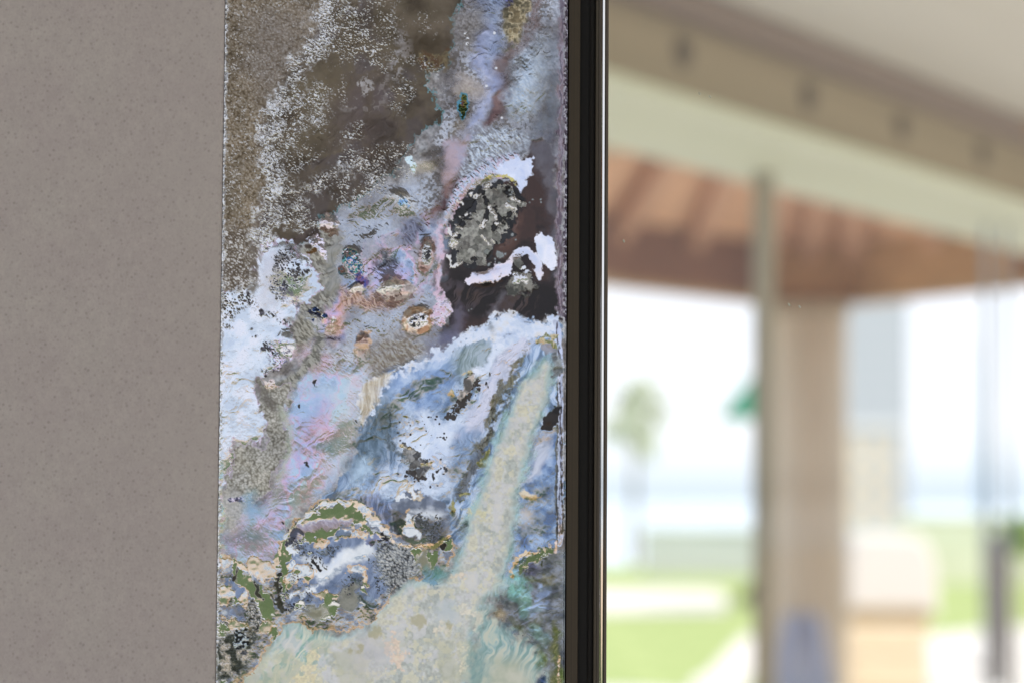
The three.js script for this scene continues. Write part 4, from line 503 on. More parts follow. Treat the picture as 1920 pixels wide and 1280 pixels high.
layer({ p: [[458, 1140], [470, 1118], [486, 1136], [492, 1158], [476, 1178], [456, 1166]], c: [[30, 32, 30], [104, 106, 104], [140, 140, 140], [196, 194, 196]], by: 'dot', con: 1, gr: ['n10', 0.3], soft: 4, rag: 5, ro: 0.2, me: 0.9, d: ['dot', 0.18], id: K.crust });
layer({ p: [[404, 1190], [440, 1184], [476, 1186], [482, 1210], [470, 1240], [440, 1270], [402, 1270]], c: [[54, 58, 54], [116, 116, 110], [150, 148, 146], [174, 166, 158]], by: 'n10', con: 1.7, gr: ['dot', 0.4], soft: 8, rag: 8, ro: 0.24, me: 0.8, d: ['dot', 0.12, 'n10', 0.1], id: K.crust });
layer({ e: [452, 1198, 15, 14, -30], c: [[24, 28, 30], [92, 100, 106], [170, 180, 186]], by: 'n4', con: 2.2, soft: 2.5, rag: 4, ro: 0.14, me: 0.8, d: ['n4', 0.22] });
layer({ e: [450, 1224, 9, 7, 20], c: [[66, 70, 78]], soft: 2.5, rag: 4, ro: 0.2, me: 0.8 });
layer({ s: [[448, 1062], [446, 1080]], w: 3, c: [[34, 36, 34]], soft: 1.8, rag: 2, ro: 0.14, me: 0.3, flat: 1 });
layer({ s: [[476, 1098], [484, 1112], [490, 1116]], w: 3, c: [[28, 32, 22]], soft: 1.4, rag: 2, ro: 0.14, me: 0.2, flat: 1, id: K.black });
layer({ s: [[506, 1112], [512, 1130], [520, 1142]], w: 2, c: [[36, 40, 26]], soft: 1.4, rag: 1.4, ro: 0.14, me: 0.3, flat: 1 });
// --- the molten surface: long soft waves under the grain, strongest in the silver between the craters
{
  const wave = field((x, y) => { const u = (fbm(x / 40, y / 40, 601, 3) - 0.5) * 60, v = (fbm(x / 40, y / 40, 611, 3) - 0.5) * 60, a = (x * 0.55 - y * 0.83 + u) / 44, b = (x * 0.83 + y * 0.55 + v) / 21; return 1 - Math.abs(2 * fbm(a, b, 621, 3, 0.42) - 1) * 1.6; });
  const zones = [[[[560, 420], [690, 350], [840, 330], [826, 540], [840, 630], [780, 690], [700, 730], [610, 700], [550, 610], [540, 470]], 0.13, 40], [[[850, -300], [1060, -300], [1050, 280], [960, 290], [850, 400], [790, 300], [840, 130]], 0.09, 40], [[[380, 540], [560, 450], [560, 700], [490, 840], [380, 930]], 0.04, 30], [[[690, 740], [950, 590], [1050, 600], [960, 760], [860, 940], [740, 1000], [620, 930]], 0.06, 40], [[[530, 760], [690, 690], [640, 880], [530, 1000], [420, 1040], [440, 950]], 0.08, 40], [[[500, -300], [850, -300], [830, 130], [800, 250], [600, 410], [500, 440]], 0.12, 40], [[[960, 1000], [1060, 1000], [1060, 1300], [950, 1160]], 0.10, 20]];
  for (const [p, h, soft] of zones) { const s = distanceTo({ p }); for (let n = 0; n < NT; n++) { const x = QX[n], y = QY[n]; if (x < s.b[0] || x > s.b[2] || y < s.b[1] || y > s.b[3]) continue; const d = s.f(x, y); if (d < 0) HD[n] += h * wave[n] * sstep(0, soft, -d); } }
}
// --- the swellings and hollows of the fused face
for (const q of [[783, 601, 40, 32, -28, 1.05], [800, 478, 22, 42, 6, 0.945], [740, 542, 44, 30, 20, 1.05], [658, 490, 30, 40, 20, 0.84], [616, 418, 26, 24, 0, 0.84], [590, 462, 22, 30, -30, 0.735], [545, 505, 56, 66, -30, 1.05], [672, 542, 22, 16, 0, 0.63], [680, 648, 22, 36, 8, 0.735], [620, 625, 34, 40, 0, -0.63], [590, 590, 40, 30, 40, 0.63], [724, 492, 34, 26, 0, -0.735], [752, 378, 44, 28, 30, 0.735], [690, 420, 60, 40, -30, -0.63], [800, 300, 40, 24, -20, 0.56], [868, 195, 30, 46, 20, -0.56], [880, 90, 40, 70, 10, 0.48], [985, 150, 50, 90, 15, 0.72], [1036, 220, 26, 90, 0, -0.48], [960, 50, 36, 60, 10, 0.8], [905, 420, 100, 90, -20, 0.5], [980, 505, 60, 46, 0, 0.4], [1025, 470, 30, 46, -15, 0.35], [910, 520, 50, 24, -15, 0.3], [540, 640, 40, 30, 0, 0.84], [500, 870, 60, 50, -30, 0.42], [450, 880, 40, 50, 0, -0.36], [470, 980, 60, 60, 20, 0.48], [600, 800, 60, 80, 20, 0.4], [640, 860, 50, 70, 30, -0.36], [560, 900, 70, 50, -40, 0.42], [650, 770, 40, 60, 10, 0.3], [725, 750, 40, 70, 25, 0.315], [800, 700, 90, 40, -25, 0.378], [760, 830, 60, 70, 20, -0.2], [820, 830, 60, 70, 20, 0.15], [900, 690, 40, 80, 35, 0.15], [960, 640, 60, 30, -30, 0.2], [780, 960, 60, 56, 0, 0.36], [1010, 900, 36, 80, 10, 0.18], [1000, 1010, 40, 50, 0, -0.144], [640, 1060, 120, 90, -10, 0.168], [660, 1085, 50, 46, 0, 0.168], [600, 1045, 50, 40, -20, -0.126], [560, 1090, 36, 36, 0, 0.126], [470, 1120, 50, 80, 20, 0.147], [740, 1065, 60, 60, 0, 0.168], [990, 720, 50, 90, 30, 0.2], [930, 900, 60, 150, 18, 0.42], [800, 1150, 140, 60, -20, 0.36], [620, 1250, 120, 70, -20, 0.36], [960, 1240, 60, 50, 20, 0.36], [640, 210, 60, 80, 20, -0.48], [700, 270, 70, 50, -30, 0.48], [560, 330, 60, 50, -30, 0.48], [780, 80, 60, 60, 0, 0.4], [690, 60, 60, 60, 0, 0.48], [470, 300, 60, 200, 8, 0.48], [450, 680, 50, 130, 0, 0.3]]) bump(...q);
// --- rims: pale chipped glass down the left edge, mottled line and painted bevel reflections down the right
const edge = (px) => { const a = at(px, 640, 0.8).x; return a; };
layer({ s: [[424, -320], [422, 0], [413, 640], [404, 1280], [400, 1600]], w: 4.2, c: [[150, 150, 152], [214, 216, 222], [236, 238, 244]], by: 'n4', con: 1.8, soft: 2.5, rag: 3, warp: 1, op: 0.85, ro: 0.2, me: 0.9, d: ['n4', 0.2] });
layer({ s: [[1056, -320], [1054, 0], [1050, 300], [1050, 590]], w: 5, c: [[90, 76, 88], [150, 140, 152], [120, 104, 110]], by: 'vst', con: 1.8, soft: 4, rag: 3, warp: 2, op: 0.85, ro: 0.22, me: 0.9, d: ['vst', 0.1] });
layer({ s: [[1065, -320], [1063, 0], [1060, 600]], w: 3.4, c: [[70, 62, 72], [104, 96, 108], [176, 174, 184]], by: 'n4', con: 1.7, soft: 1.6, rag: 1.6, warp: 1, ro: 0.25, me: 0.8, d: ['n4', 0.1] });
for (const [a, b, w, c] of [[1041, 1049, 3, [206, 212, 230]], [1047, 1054, 2.6, [196, 202, 224]], [1044, 1051, 0.9, [70, 66, 76]]]) layer({ s: [[a, 604], [a + 2, 640], [b, 690], [b, 780], [b - 1, 900], [b - 1, 1020]], w, c: [c, c.map((v) => v * 0.85)], by: 'n24', soft: 1.2, rag: 1, fine: 0.4, warp: 1.5, ro: 0.1, me: 1, flat: 1, h: 0.1, hw: 2 });
layer({ s: [[1046, 720], [1044, 860], [1044, 1030]], w: 1.8, c: [[58, 60, 64], [110, 112, 108]], by: 'vst', soft: 1.2, rag: 1, warp: 1.5, ro: 0.14, me: 0.9 });
layer({ s: [[1054, 800], [1054, 1000]], w: 2, c: [[52, 50, 48], [110, 104, 98]], by: 'vst', soft: 1.2, rag: 1, warp: 1.5, ro: 0.14, me: 0.9 });
layer({ s: [[1044, 1016], [1043, 1036]], w: 3, c: [[222, 204, 194]], soft: 1.2, rag: 1, warp: 1, ro: 0.12, me: 1 });
layer({ s: [[1048, 1230], [1047, 1330]], w: 2.4, c: [[214, 196, 180]], soft: 1.4, rag: 1, warp: 1, ro: 0.12, me: 1 });
layer({ p: [[1028, 672], [1050, 664], [1052, 700], [1036, 704]], c: [[92, 96, 98], [150, 156, 160]], by: 'n10', soft: 4, ro: 0.2, me: 0.85, d: ['n10', 0.1] });
layer({ s: [[1010, 648], [1024, 636], [1040, 640], [1046, 652]], w: [4, 6, 6, 3], c: [[190, 176, 146], [106, 110, 72], [132, 132, 92]], by: 'n10', con: 2, soft: 2, rag: 2.5, ro: 0.12, me: 0.95, h: 0.25, hw: 5, id: K.arch });
layer({ p: [[1014, 650], [1040, 648], [1046, 662], [1020, 668]], c: [[112, 116, 124], [150, 150, 160]], soft: 3, ro: 0.15, me: 0.95 });
layer({ p: [[1016, 800], [1022, 784], [1032, 770], [1046, 770], [1048, 786], [1040, 802], [1024, 804]], c: [[20, 18, 19], [34, 30, 30]], soft: 1.6, rag: 3, ro: 0.08, me: 0, flat: 1, id: K.black });

// ---------------------------------------------------------------- the panel as geometry
{
  const GAIN_D = 0.54, GAIN_M = 1.0;
  const rgb = new Uint8Array(NT * 4), orm = new Uint8Array(NT * 4), nrm = new Float32Array(NT * 4);
  for (let j = 0; j < TH; j++) for (let i = 0; i < TW; i++) {
    const n = j * TW + i, o = n * 4, g = lerp(GAIN_D, GAIN_M, ME[n]) * (1 + 0.26 * ME[n] * Math.max(CR[n], CG[n], CB[n]));
    rgb[o] = srgb(clamp(CR[n] / g, 0, 0.93)) * 255; rgb[o + 1] = srgb(clamp(CG[n] / g, 0, 0.93)) * 255; rgb[o + 2] = srgb(clamp(CB[n] / g, 0, 0.93)) * 255; rgb[o + 3] = 255;
    orm[o] = 255; orm[o + 1] = clamp(RO[n]) * 255; orm[o + 2] = clamp(ME[n]) * 255; orm[o + 3] = (ME[n] < 0.15 && RO[n] < 0.12 ? 0.5 : 1) * 255;
    const i0 = Math.max(0, i - 1), i1 = Math.min(TW - 1, i + 1), j0 = Math.max(0, j - 1), j1 = Math.min(TH - 1, j + 1), mm = 0.001 / CELL;
    const nx = -(HD[j * TW + i1] - HD[j * TW + i0]) / (i1 - i0) * mm + Math.sin(TX[n]), ny = -(HD[j1 * TW + i] - HD[j0 * TW + i]) / (j1 - j0) * mm + Math.sin(TY[n]), l = 1 / Math.sqrt(nx * nx + ny * ny + 1);
    nrm[o] = nx * l * 0.5 + 0.5; nrm[o + 1] = ny * l * 0.5 + 0.5; nrm[o + 2] = l * 0.5 + 0.5; nrm[o + 3] = 1;
  }
  const tex = (d, t, s) => { const x = new THREE.DataTexture(d, TW, TH, THREE.RGBAFormat, t); x.magFilter = THREE.LinearFilter; if (s) x.colorSpace = THREE.SRGBColorSpace; x.needsUpdate = true; return x; };
  const map = tex(rgb, THREE.UnsignedByteType, true), rough = tex(orm, THREE.UnsignedByteType), normal = tex(nrm, THREE.FloatType);
  const face = new THREE.MeshPhysicalMaterial({ map, roughnessMap: rough, metalnessMap: rough, roughness: 1, metalness: 1, normalMap: normal, specularIntensityMap: rough });

  // coarse relief, smoothed, on every third cell
  const H = new Float32Array(HC), T = new Float32Array(NT);
  for (let pass = 0; pass < 2; pass++) {
    for (let j = 0; j < TH; j++) for (let i = 0; i < TW; i++) { let s = 0, c = 0; for (let k = -4; k <= 4; k++) { const x = i + k; if (x >= 0 && x < TW) { s += H[j * TW + x]; c++; } } T[j * TW + i] = s / c; }
    for (let j = 0; j < TH; j++) for (let i = 0; i < TW; i++) { let s = 0, c = 0; for (let k = -4; k <= 4; k++) { const y = j + k; if (y >= 0 && y < TH) { s += T[y * TW + i]; c++; } } H[j * TW + i] = s / c; }
  }
  const STEP = 3, GX = Math.floor(TW / STEP), GY = Math.floor(TH / STEP), VX = GX + 1, VY = GY + 1;
  const z = new Float32Array(VX * VY);
  for (let j = 0; j < VY; j++) for (let i = 0; i < VX; i++) {
    const x = Math.min(TW - 1, i * STEP), y = Math.min(TH - 1, j * STEP), w = i / GX * PW, t = clamp(1 - Math.min(w / 0.0005, (PW - w) / 0.0014)), e = w < PW / 2 ? 0.0003 : 0.0011;
    z[j * VX + i] = (H[y * TW + x] + 0.16 * (N.n60[y * TW + x] - 0.5)) * 0.001 - e * (1 - Math.sqrt(1 - t * t));
  }
  const id = new Int32Array(GX * GY), comp = new Int32Array(GX * GY).fill(-1);
  for (let j = 0; j < GY; j++) for (let i = 0; i < GX; i++) id[j * GX + i] = ID[(j * STEP + 1) * TW + i * STEP + 1];
  let groups = [];
  const near = (n) => { const i = n % GX, a = []; if (i > 0) a.push(n - 1); if (i < GX - 1) a.push(n + 1); if (n >= GX) a.push(n - GX); if (n < GX * (GY - 1)) a.push(n + GX); return a; };
  for (let round = 0; round < 4; round++) {                                       // scraps too small to pick apart join what surrounds them
    comp.fill(-1); groups = [];
    for (let n = 0; n < GX * GY; n++) if (comp[n] < 0) {
      const g = [n]; comp[n] = groups.length;
      for (let k = 0; k < g.length; k++) for (const m of near(g[k])) if (comp[m] < 0 && id[m] === id[n]) { comp[m] = groups.length; g.push(m); }
      groups.push(g);
    }
    for (const g of groups) if (g.length < 70) {
      const votes = new Map();
      for (const n of g) for (const m of near(n)) if (id[m] !== id[n]) votes.set(id[m], (votes.get(id[m]) ?? 0) + 1);
      const best = [...votes].sort((a, b) => b[1] - a[1])[0]; if (best) for (const n of g) id[n] = best[0];
    }
  }
  const panel = thing('art_glass_panel', 'narrow upright art glass panel of silvered, iridescent and crusted patches beside the grey stone wall', 'glass panel', [PX0, PY0, PZ]);
  const px = (i) => i / GX * PW, py = (j) => j / GY * PH, hx = PW / GX, hy = PH / GY;
  for (const g of groups) {
    const [name, label] = KINDS[id[g[0]]], seenAt = new Map(), pos = [], nor = [], uv = [], idx = [];
    const v = (i, j) => {
      const k = j * VX + i; let n = seenAt.get(k);
      if (n === undefined) {
        n = pos.length / 3; seenAt.set(k, n);
        const zx = (z[j * VX + Math.min(GX, i + 1)] - z[j * VX + Math.max(0, i - 1)]) / (2 * hx), zy = (z[Math.min(GY, j + 1) * VX + i] - z[Math.max(0, j - 1) * VX + i]) / (2 * hy), l = 1 / Math.sqrt(zx * zx + zy * zy + 1);
        pos.push(px(i), py(j), z[k]); nor.push(-zx * l, -zy * l, l); uv.push(i / GX, j / GY);
      }
      return n;
    };
    for (const n of g) { const i = n % GX, j = (n - i) / GX, a = v(i, j), b = v(i + 1, j), c = v(i + 1, j + 1), d = v(i, j + 1); idx.push(a, b, c, a, c, d); }
    const geo = new THREE.BufferGeometry();
    geo.setAttribute('position', new THREE.Float32BufferAttribute(pos, 3)); geo.setAttribute('normal', new THREE.Float32BufferAttribute(nor, 3)); geo.setAttribute('uv', new THREE.Float32BufferAttribute(uv, 2)); geo.setIndex(idx);
    obj(name, geo, face, panel).userData.label = label;
  }
  obj('glass_edge', bx(PW - 0.0006, PH, 0.0042, PW / 2, PH / 2, -0.0036), new THREE.MeshPhysicalMaterial({ color: 0x1f2a26, roughness: 0.12, ior: 1.52 }), panel).userData.label = 'thick dark greenish glass edge';
  for (const [k, label] of [[1, 'upper neighbour of the art glass panel, butted on its top edge'], [-1, 'lower neighbour of the art glass panel, butted under its bottom edge']]) { const o = panel.clone(); o.name = numbered('art_glass_panel'); o.position.y += k * (PH + 0.0012); o.userData = { ...panel.userData, label }; scene.add(o); }
  console.log('panel', TW, TH, 'parts', groups.length, 'm', PW.toFixed(4), PH.toFixed(4));
}

// ---------------------------------------------------------------- the stone wall that the panel is let into, and the channel and pane on its other side
const WALLZ = PZ + 0.0006;
{
  const S = 512, stone = grainMap(S, (i, j) => {
    const tile = (f) => { const s = sstep(0.75, 1, i / S), t = sstep(0.75, 1, j / S); return lerp(lerp(f(i, j), f(i - S, j), s), lerp(f(i, j - S), f(i - S, j - S), s), t); };
    const cloud = tile((x, y) => fbm(x / 90, y / 90, 501, 4)) - 0.5, grain = tile((x, y) => fbm(x / 3.2, y / 4.6, 511, 3)) - 0.5, mid = tile((x, y) => fbm(x / 14, y / 18, 517, 3)) - 0.5;
    const w = worley(i / 13, j / 13, 523), speck = w[2] > 0.52 ? sstep(0.30, 0.05, w[0]) * (w[2] - 0.3) : 0, w2 = worley(i / 6, j / 6, 531), dust = w2[2] > 0.6 ? sstep(0.4, 0.1, w2[0]) : 0;
    const v = 1 + cloud * 0.03 + mid * 0.05 + grain * 0.07 - speck * 0.15 - dust * 0.03, g = cloud * 5;
    return [167 * v, 159 * v + g * 0.4, 156 * v];
  });
  const m = new THREE.MeshPhysicalMaterial({ map: stone, roughness: 0.62, specularIntensity: 0.7 });
  const rep = (w, h) => { const t = stone.clone(); t.repeat.set(w / 0.09, h / 0.09); t.needsUpdate = true; const k = m.clone(); k.map = t; return k; };
  const wall = thing('stone_wall', 'plain warm grey speckled stone wall slab left of the glass panel', 'wall', [PX0 - 0.0001, 0, WALLZ]);
  const W = 2.6, Hh = 3.0;
  const slab = obj('slab', bx(W, Hh, 0.26, -W / 2, Hh / 2, -0.13, 0.0012), rep(1, 1), wall);
  { const g = slab.geometry, p = g.attributes.position, uv = g.attributes.uv, q = g.attributes.normal; for (let i = 0; i < p.count; i++) uv.setXY(i, (Math.abs(q.getX(i)) > 0.7 ? p.getZ(i) : p.getX(i)) / 0.09, p.getY(i) / 0.09); slab.material = m; }

  // the panel's bed, channel, seal and polished strip, drawn in millimetres from the panel's right edge
  const win = thing('window', 'tall clear window pane in a dark bronze channel right of the glass panel', 'window', [PX1, 0, PZ]);
  const MM = 0.001, y0 = 0.02, y1 = 3.0;
  const bronzeMap = mottled([46, 37, 23], [56, 46, 30], 601, 256, 18);
  const bronze = std({ map: bronzeMap, roughness: 0.55, metalness: 0.25 }), black = plain(0x0b0a08, 0.7), seal = plain(0x14110e, 0.85), edge = std({ color: 0x4a433b, roughness: 0.5, metalness: 0.5 }), steel = std({ color: 0xd8d6d2, roughness: 0.07, metalness: 1 });
  obj('bed_plate', span(PX0 - PX1 + 0.002, 0.0002, y0, y1, -0.03, -0.0064), plain(0x17130f, 0.8), win);
  obj('channel_cheek', span(0.35 * MM, 4.3 * MM, y0, y1, -0.030, -0.0016, 0.0003), bronze, win);
  obj('channel_floor', span(4.3 * MM, 7.8 * MM, y0, y1, -0.030, -0.0062), std({ map: bronzeMap, color: 0x3a332a, roughness: 0.6, metalness: 0.3 }), win);
  obj('seal', cyl(1.05 * MM, 1.05 * MM, y1 - y0, 8.6 * MM, y0, -0.0052, 16), seal, win);
  obj('channel_lip', span(9.45 * MM, 10.35 * MM, y0, y1, -0.026, -0.0010, 0.0003), std({ color: 0x40392f, roughness: 0.5, metalness: 0.5 }), win);
  obj('channel_step', span(10.35 * MM, 11.5 * MM, y0, y1, -0.026, -0.0022, 0.0002), edge, win);
  obj('polished_strip', cyl(0.62 * MM, 0.62 * MM, y1 - y0, 12.15 * MM, y0, -0.0022, 40), steel, win);
  obj('outer_lip', span(12.8 * MM, 13.75 * MM, y0, y1, -0.026, -0.0014, 0.0003), plain(0x4d443a, 0.45, 0.4), win);
  const glass = new THREE.MeshPhysicalMaterial({ color: 0xfcfdfc, roughness: 0.0, transmission: 1, thickness: 0, ior: 1.5 });
  const pane = obj('pane', new THREE.PlaneGeometry(2.2, y1 - y0 - 0.02).translate(13.0 * MM + 1.1, (y0 + y1) / 2, -0.012), glass, win);
  pane.castShadow = false;
  const speck = new THREE.SphereGeometry(1, 8, 6), dust = plain(0xb5b4a4, 0.7);
  for (const [x, y] of [[1312, 175], [1332, 181], [1480, 571], [1500, 575], [1170, 452]]) { const p = at(x, y, 0.811), s = obj('dust_speck', speck, dust, win); s.position.set(p.x - PX1, p.y, -0.0114); s.scale.set(0.00034, 0.0006, 0.0001); s.rotation.z = 0.5; }
}

// ---------------------------------------------------------------- a deep overhang added out of sight, for the glass relief to mirror and for shade
{
  const added_eave = thing('added_eave', 'unseen boarded overhang added over the stone wall for the glass to mirror', 'added_eave', [0, 2.75, 0]);
  for (let k = 0; k < 16; k++) obj('board', bx(7.4, 0.03, 0.206, 0.3, 0, PZ - 0.12 + 0.105 + k * 0.21, 0.003), std({ color: [0x86817a, 0x807b75, 0x8c8780][k % 3], roughness: 0.8 }), added_eave);
  obj('fascia', bx(7.44, 0.22, 0.03, 0.3, 0.07, PZ - 0.12 + 16 * 0.21 + 0.02, 0.003), plain(0x6c6862, 0.8), added_eave);
}

// ---------------------------------------------------------------- ground
{
  const grassMap = mottled([128, 146, 78], [176, 186, 122], 701, 512, 26), paveMap = mottled([204, 196, 186], [226, 219, 210], 711, 512, 30), sandMap = mottled([192, 166, 138], [208, 182, 154], 721, 256, 20);
  const flat = (w, d, x, y, z, s) => { const g = new THREE.PlaneGeometry(w, d, Math.max(1, Math.min(60, Math.round(w / 4))), Math.max(1, Math.min(60, Math.round(d / 4)))).rotateX(-Math.PI / 2).translate(x, y, z), p = g.attributes.position, uv = g.attributes.uv; for (let i = 0; i < p.count; i++) uv.setXY(i, p.getX(i) / s, p.getZ(i) / s); return g; };
  const poly = (pts, y, s) => { const sh = new THREE.Shape(pts.map((p) => new THREE.Vector2(p[0], -p[1]))), g = new THREE.ShapeGeometry(sh).rotateX(-Math.PI / 2).translate(0, y, 0), p = g.attributes.position, uv = g.attributes.uv; for (let i = 0; i < p.count; i++) uv.setXY(i, p.getX(i) / s, p.getZ(i) / s); return g; };
  const gp = (px, py) => { const p = atY(px, py, 0); return [p.x, p.z]; };
  structure('water', flat(9000, 9000, 0, -0.35, 0, 40), std({ color: 0xc6d4dc, roughness: 0.25, metalness: 0.0 }));
  structure('ground', flat(260, 135, 0, 0, 10, 2.6), std({ map: grassMap, roughness: 1 }));
  structure('lawn', flat(260, 13, 0, 0.008, 12.5, 2.6), std({ map: mottled([60, 78, 32], [88, 104, 48], 741, 256, 16), roughness: 1 }));
  structure('terrace', poly([[-9, -19], [1.0, -19.5], gp(1440, 1310), gp(1560, 1290), gp(1745, 1192), gp(2050, 1160), [30, -2], [30, 5.9], [-9, 5.9]], 0.012, 1.7), std({ map: paveMap, roughness: 0.85 }));
  structure('path', poly([gp(1000, 1102), gp(1345, 1108), gp(1365, 1120), gp(1360, 1148), gp(1100, 1151), gp(900, 1148)], 0.016, 1.7), std({ map: paveMap, roughness: 0.9 }));
  structure('side_path', poly([gp(1296, 1282), gp(1330, 1262), gp(1378, 1210), gp(1398, 1192), gp(1428, 1200), gp(1424, 1232), gp(1396, 1300), gp(1290, 1330)], 0.02, 1.7), std({ map: paveMap, roughness: 0.85 }));
  structure('beach', flat(260, 57, 0, 0.012, 47.5, 3), std({ map: sandMap, roughness: 1 }));
  structure('headland', (() => { const g = new THREE.SphereGeometry(1, 48, 12, 0, Math.PI * 2, 0, Math.PI / 2).scale(2600, 46, 500), p = g.attributes.position; for (let i = 0; i < p.count; i++) { const k = 1 + 0.5 * (fbm(p.getX(i) / 420 + 9, p.getZ(i) / 420, 733, 4) - 0.5); p.setY(i, p.getY(i) * k); } g.computeVertexNormals(); return g.translate(300, -1, 3400); })(), std({ color: 0x5d7086, roughness: 1 }));
}

// ---------------------------------------------------------------- porch: deep edge beam with bolts, its ceiling, one slender post
const VAN = ray(3800, 950); VAN.y = 0; VAN.normalize();                            // the way that the porch runs
const NRM = new THREE.Vector3(VAN.z, 0, -VAN.x);                                   // towards the house
if (NRM.z < 0) NRM.negate();
let porchLow = 2.1;
const porchTurn = Math.atan2(-VAN.z, VAN.x);
{
  const D = 3.64, b0 = at(1280, 182, D), top = at(1280, -4, D).y, low = b0.y;
  porchLow = low;
  const bottomAt = (px, py) => atY(px, py, low);
  const far = bottomAt(1280, 300), depth = Math.abs(far.clone().sub(b0).dot(NRM));
  const along = (p) => p.clone().sub(b0).dot(VAN);
  const g = thing('porch_beam', 'deep tan porch beam with four dark bolts and pale underside', 'beam', [b0.x, low, b0.z], porchTurn);
  const inward = NRM.clone().applyAxisAngle(new THREE.Vector3(0, 1, 0), -porchTurn).z > 0 ? 1 : -1;
  const L0 = -3.2, L1 = 7, h = top - low;
  obj('face_board', span(L0, L1, 0.006, h, -0.03, 0, 0.004), std({ map: mottled([150, 136, 106], [166, 150, 120], 801, 256, 40), roughness: 0.75 }), g);
  obj('underside_board', span(L0, L1, -0.012, 0.006, -depth, 0.004, 0.003), std({ map: mottled([206, 210, 178], [218, 220, 194], 803, 256, 50), roughness: 0.6 }), g).userData.label = 'pale cream underside';
  obj('back_board', span(L0, L1, 0.006, h, -depth, -depth + 0.03), std({ color: 0xb8ab8c, roughness: 0.8 }), g);
  obj('top_board', span(L0, L1, h - 0.02, h, -depth + 0.03, -0.03), std({ color: 0xb8ab8c, roughness: 0.8 }), g);
  const bolt = new THREE.SphereGeometry(0.017, 20, 12, 0, Math.PI * 2, 0, Math.PI / 2).scale(1, 0.6, 1).rotateX(Math.PI / 2);
  for (const [px, py] of [[1280, 100], [1515, 182], [1690, 238], [1842, 288]]) {
    const r = ray(px, py), t = b0.clone().sub(STAND).dot(NRM) / r.dot(NRM), p = STAND.clone().addScaledVector(r, t), o = obj('bolt', bolt, plain(0x5c4e36, 0.6), g);
    o.position.set(along(p), p.y - low, 0.0);
    obj('washer', cyl(0.024, 0.024, 0.006, 0, 0, 0, 20).rotateX(Math.PI / 2), plain(0x72644a, 0.7), o);
  }
  const c = thing('porch_ceiling', 'smooth pale grey porch ceiling above the tan beam', 'ceiling', [b0.x, top, b0.z], porchTurn);
  obj('board', span(L0, L1, 0.001, 0.03, 0.0, 2.1), std({ map: mottled([206, 200, 184], [218, 214, 200], 807, 256, 60), roughness: 0.8 }), c);
  obj('cornice', span(L0, L1, -0.04, 0.0, 0.0005, 0.05, 0.006), std({ color: 0x8b7a6c, roughness: 0.75 }), c).userData.label = 'darker mauve brown moulding along the beam';
  console.log('beam', b0.toArray().map((v) => v.toFixed(2)), 'depth', depth.toFixed(2), 'h', h.toFixed(3), 'low', low.toFixed(2), 'inward', inward);

  const foot = atY(1433, 312, low), pd = -foot.z;
  const post = thing('porch_post', 'slender taupe porch post that stands under the pale beam', 'post', [foot.x, 0, foot.z], porchTurn);
  const pw = (1457 - 1410) / F * pd / (Math.abs(VAN.x) + Math.abs(VAN.z)) ;
  obj('shaft', bx(pw, low - 0.014, pw, 0, (low - 0.014) / 2, 0, 0.006), std({ map: mottled([150, 140, 118], [166, 156, 134], 811, 256, 30), roughness: 0.7 }), post);
  obj('base_plate', bx(pw * 1.5, 0.02, pw * 1.5, 0, 0.016, 0, 0.002), plain(0x7d7464, 0.6), post);
}

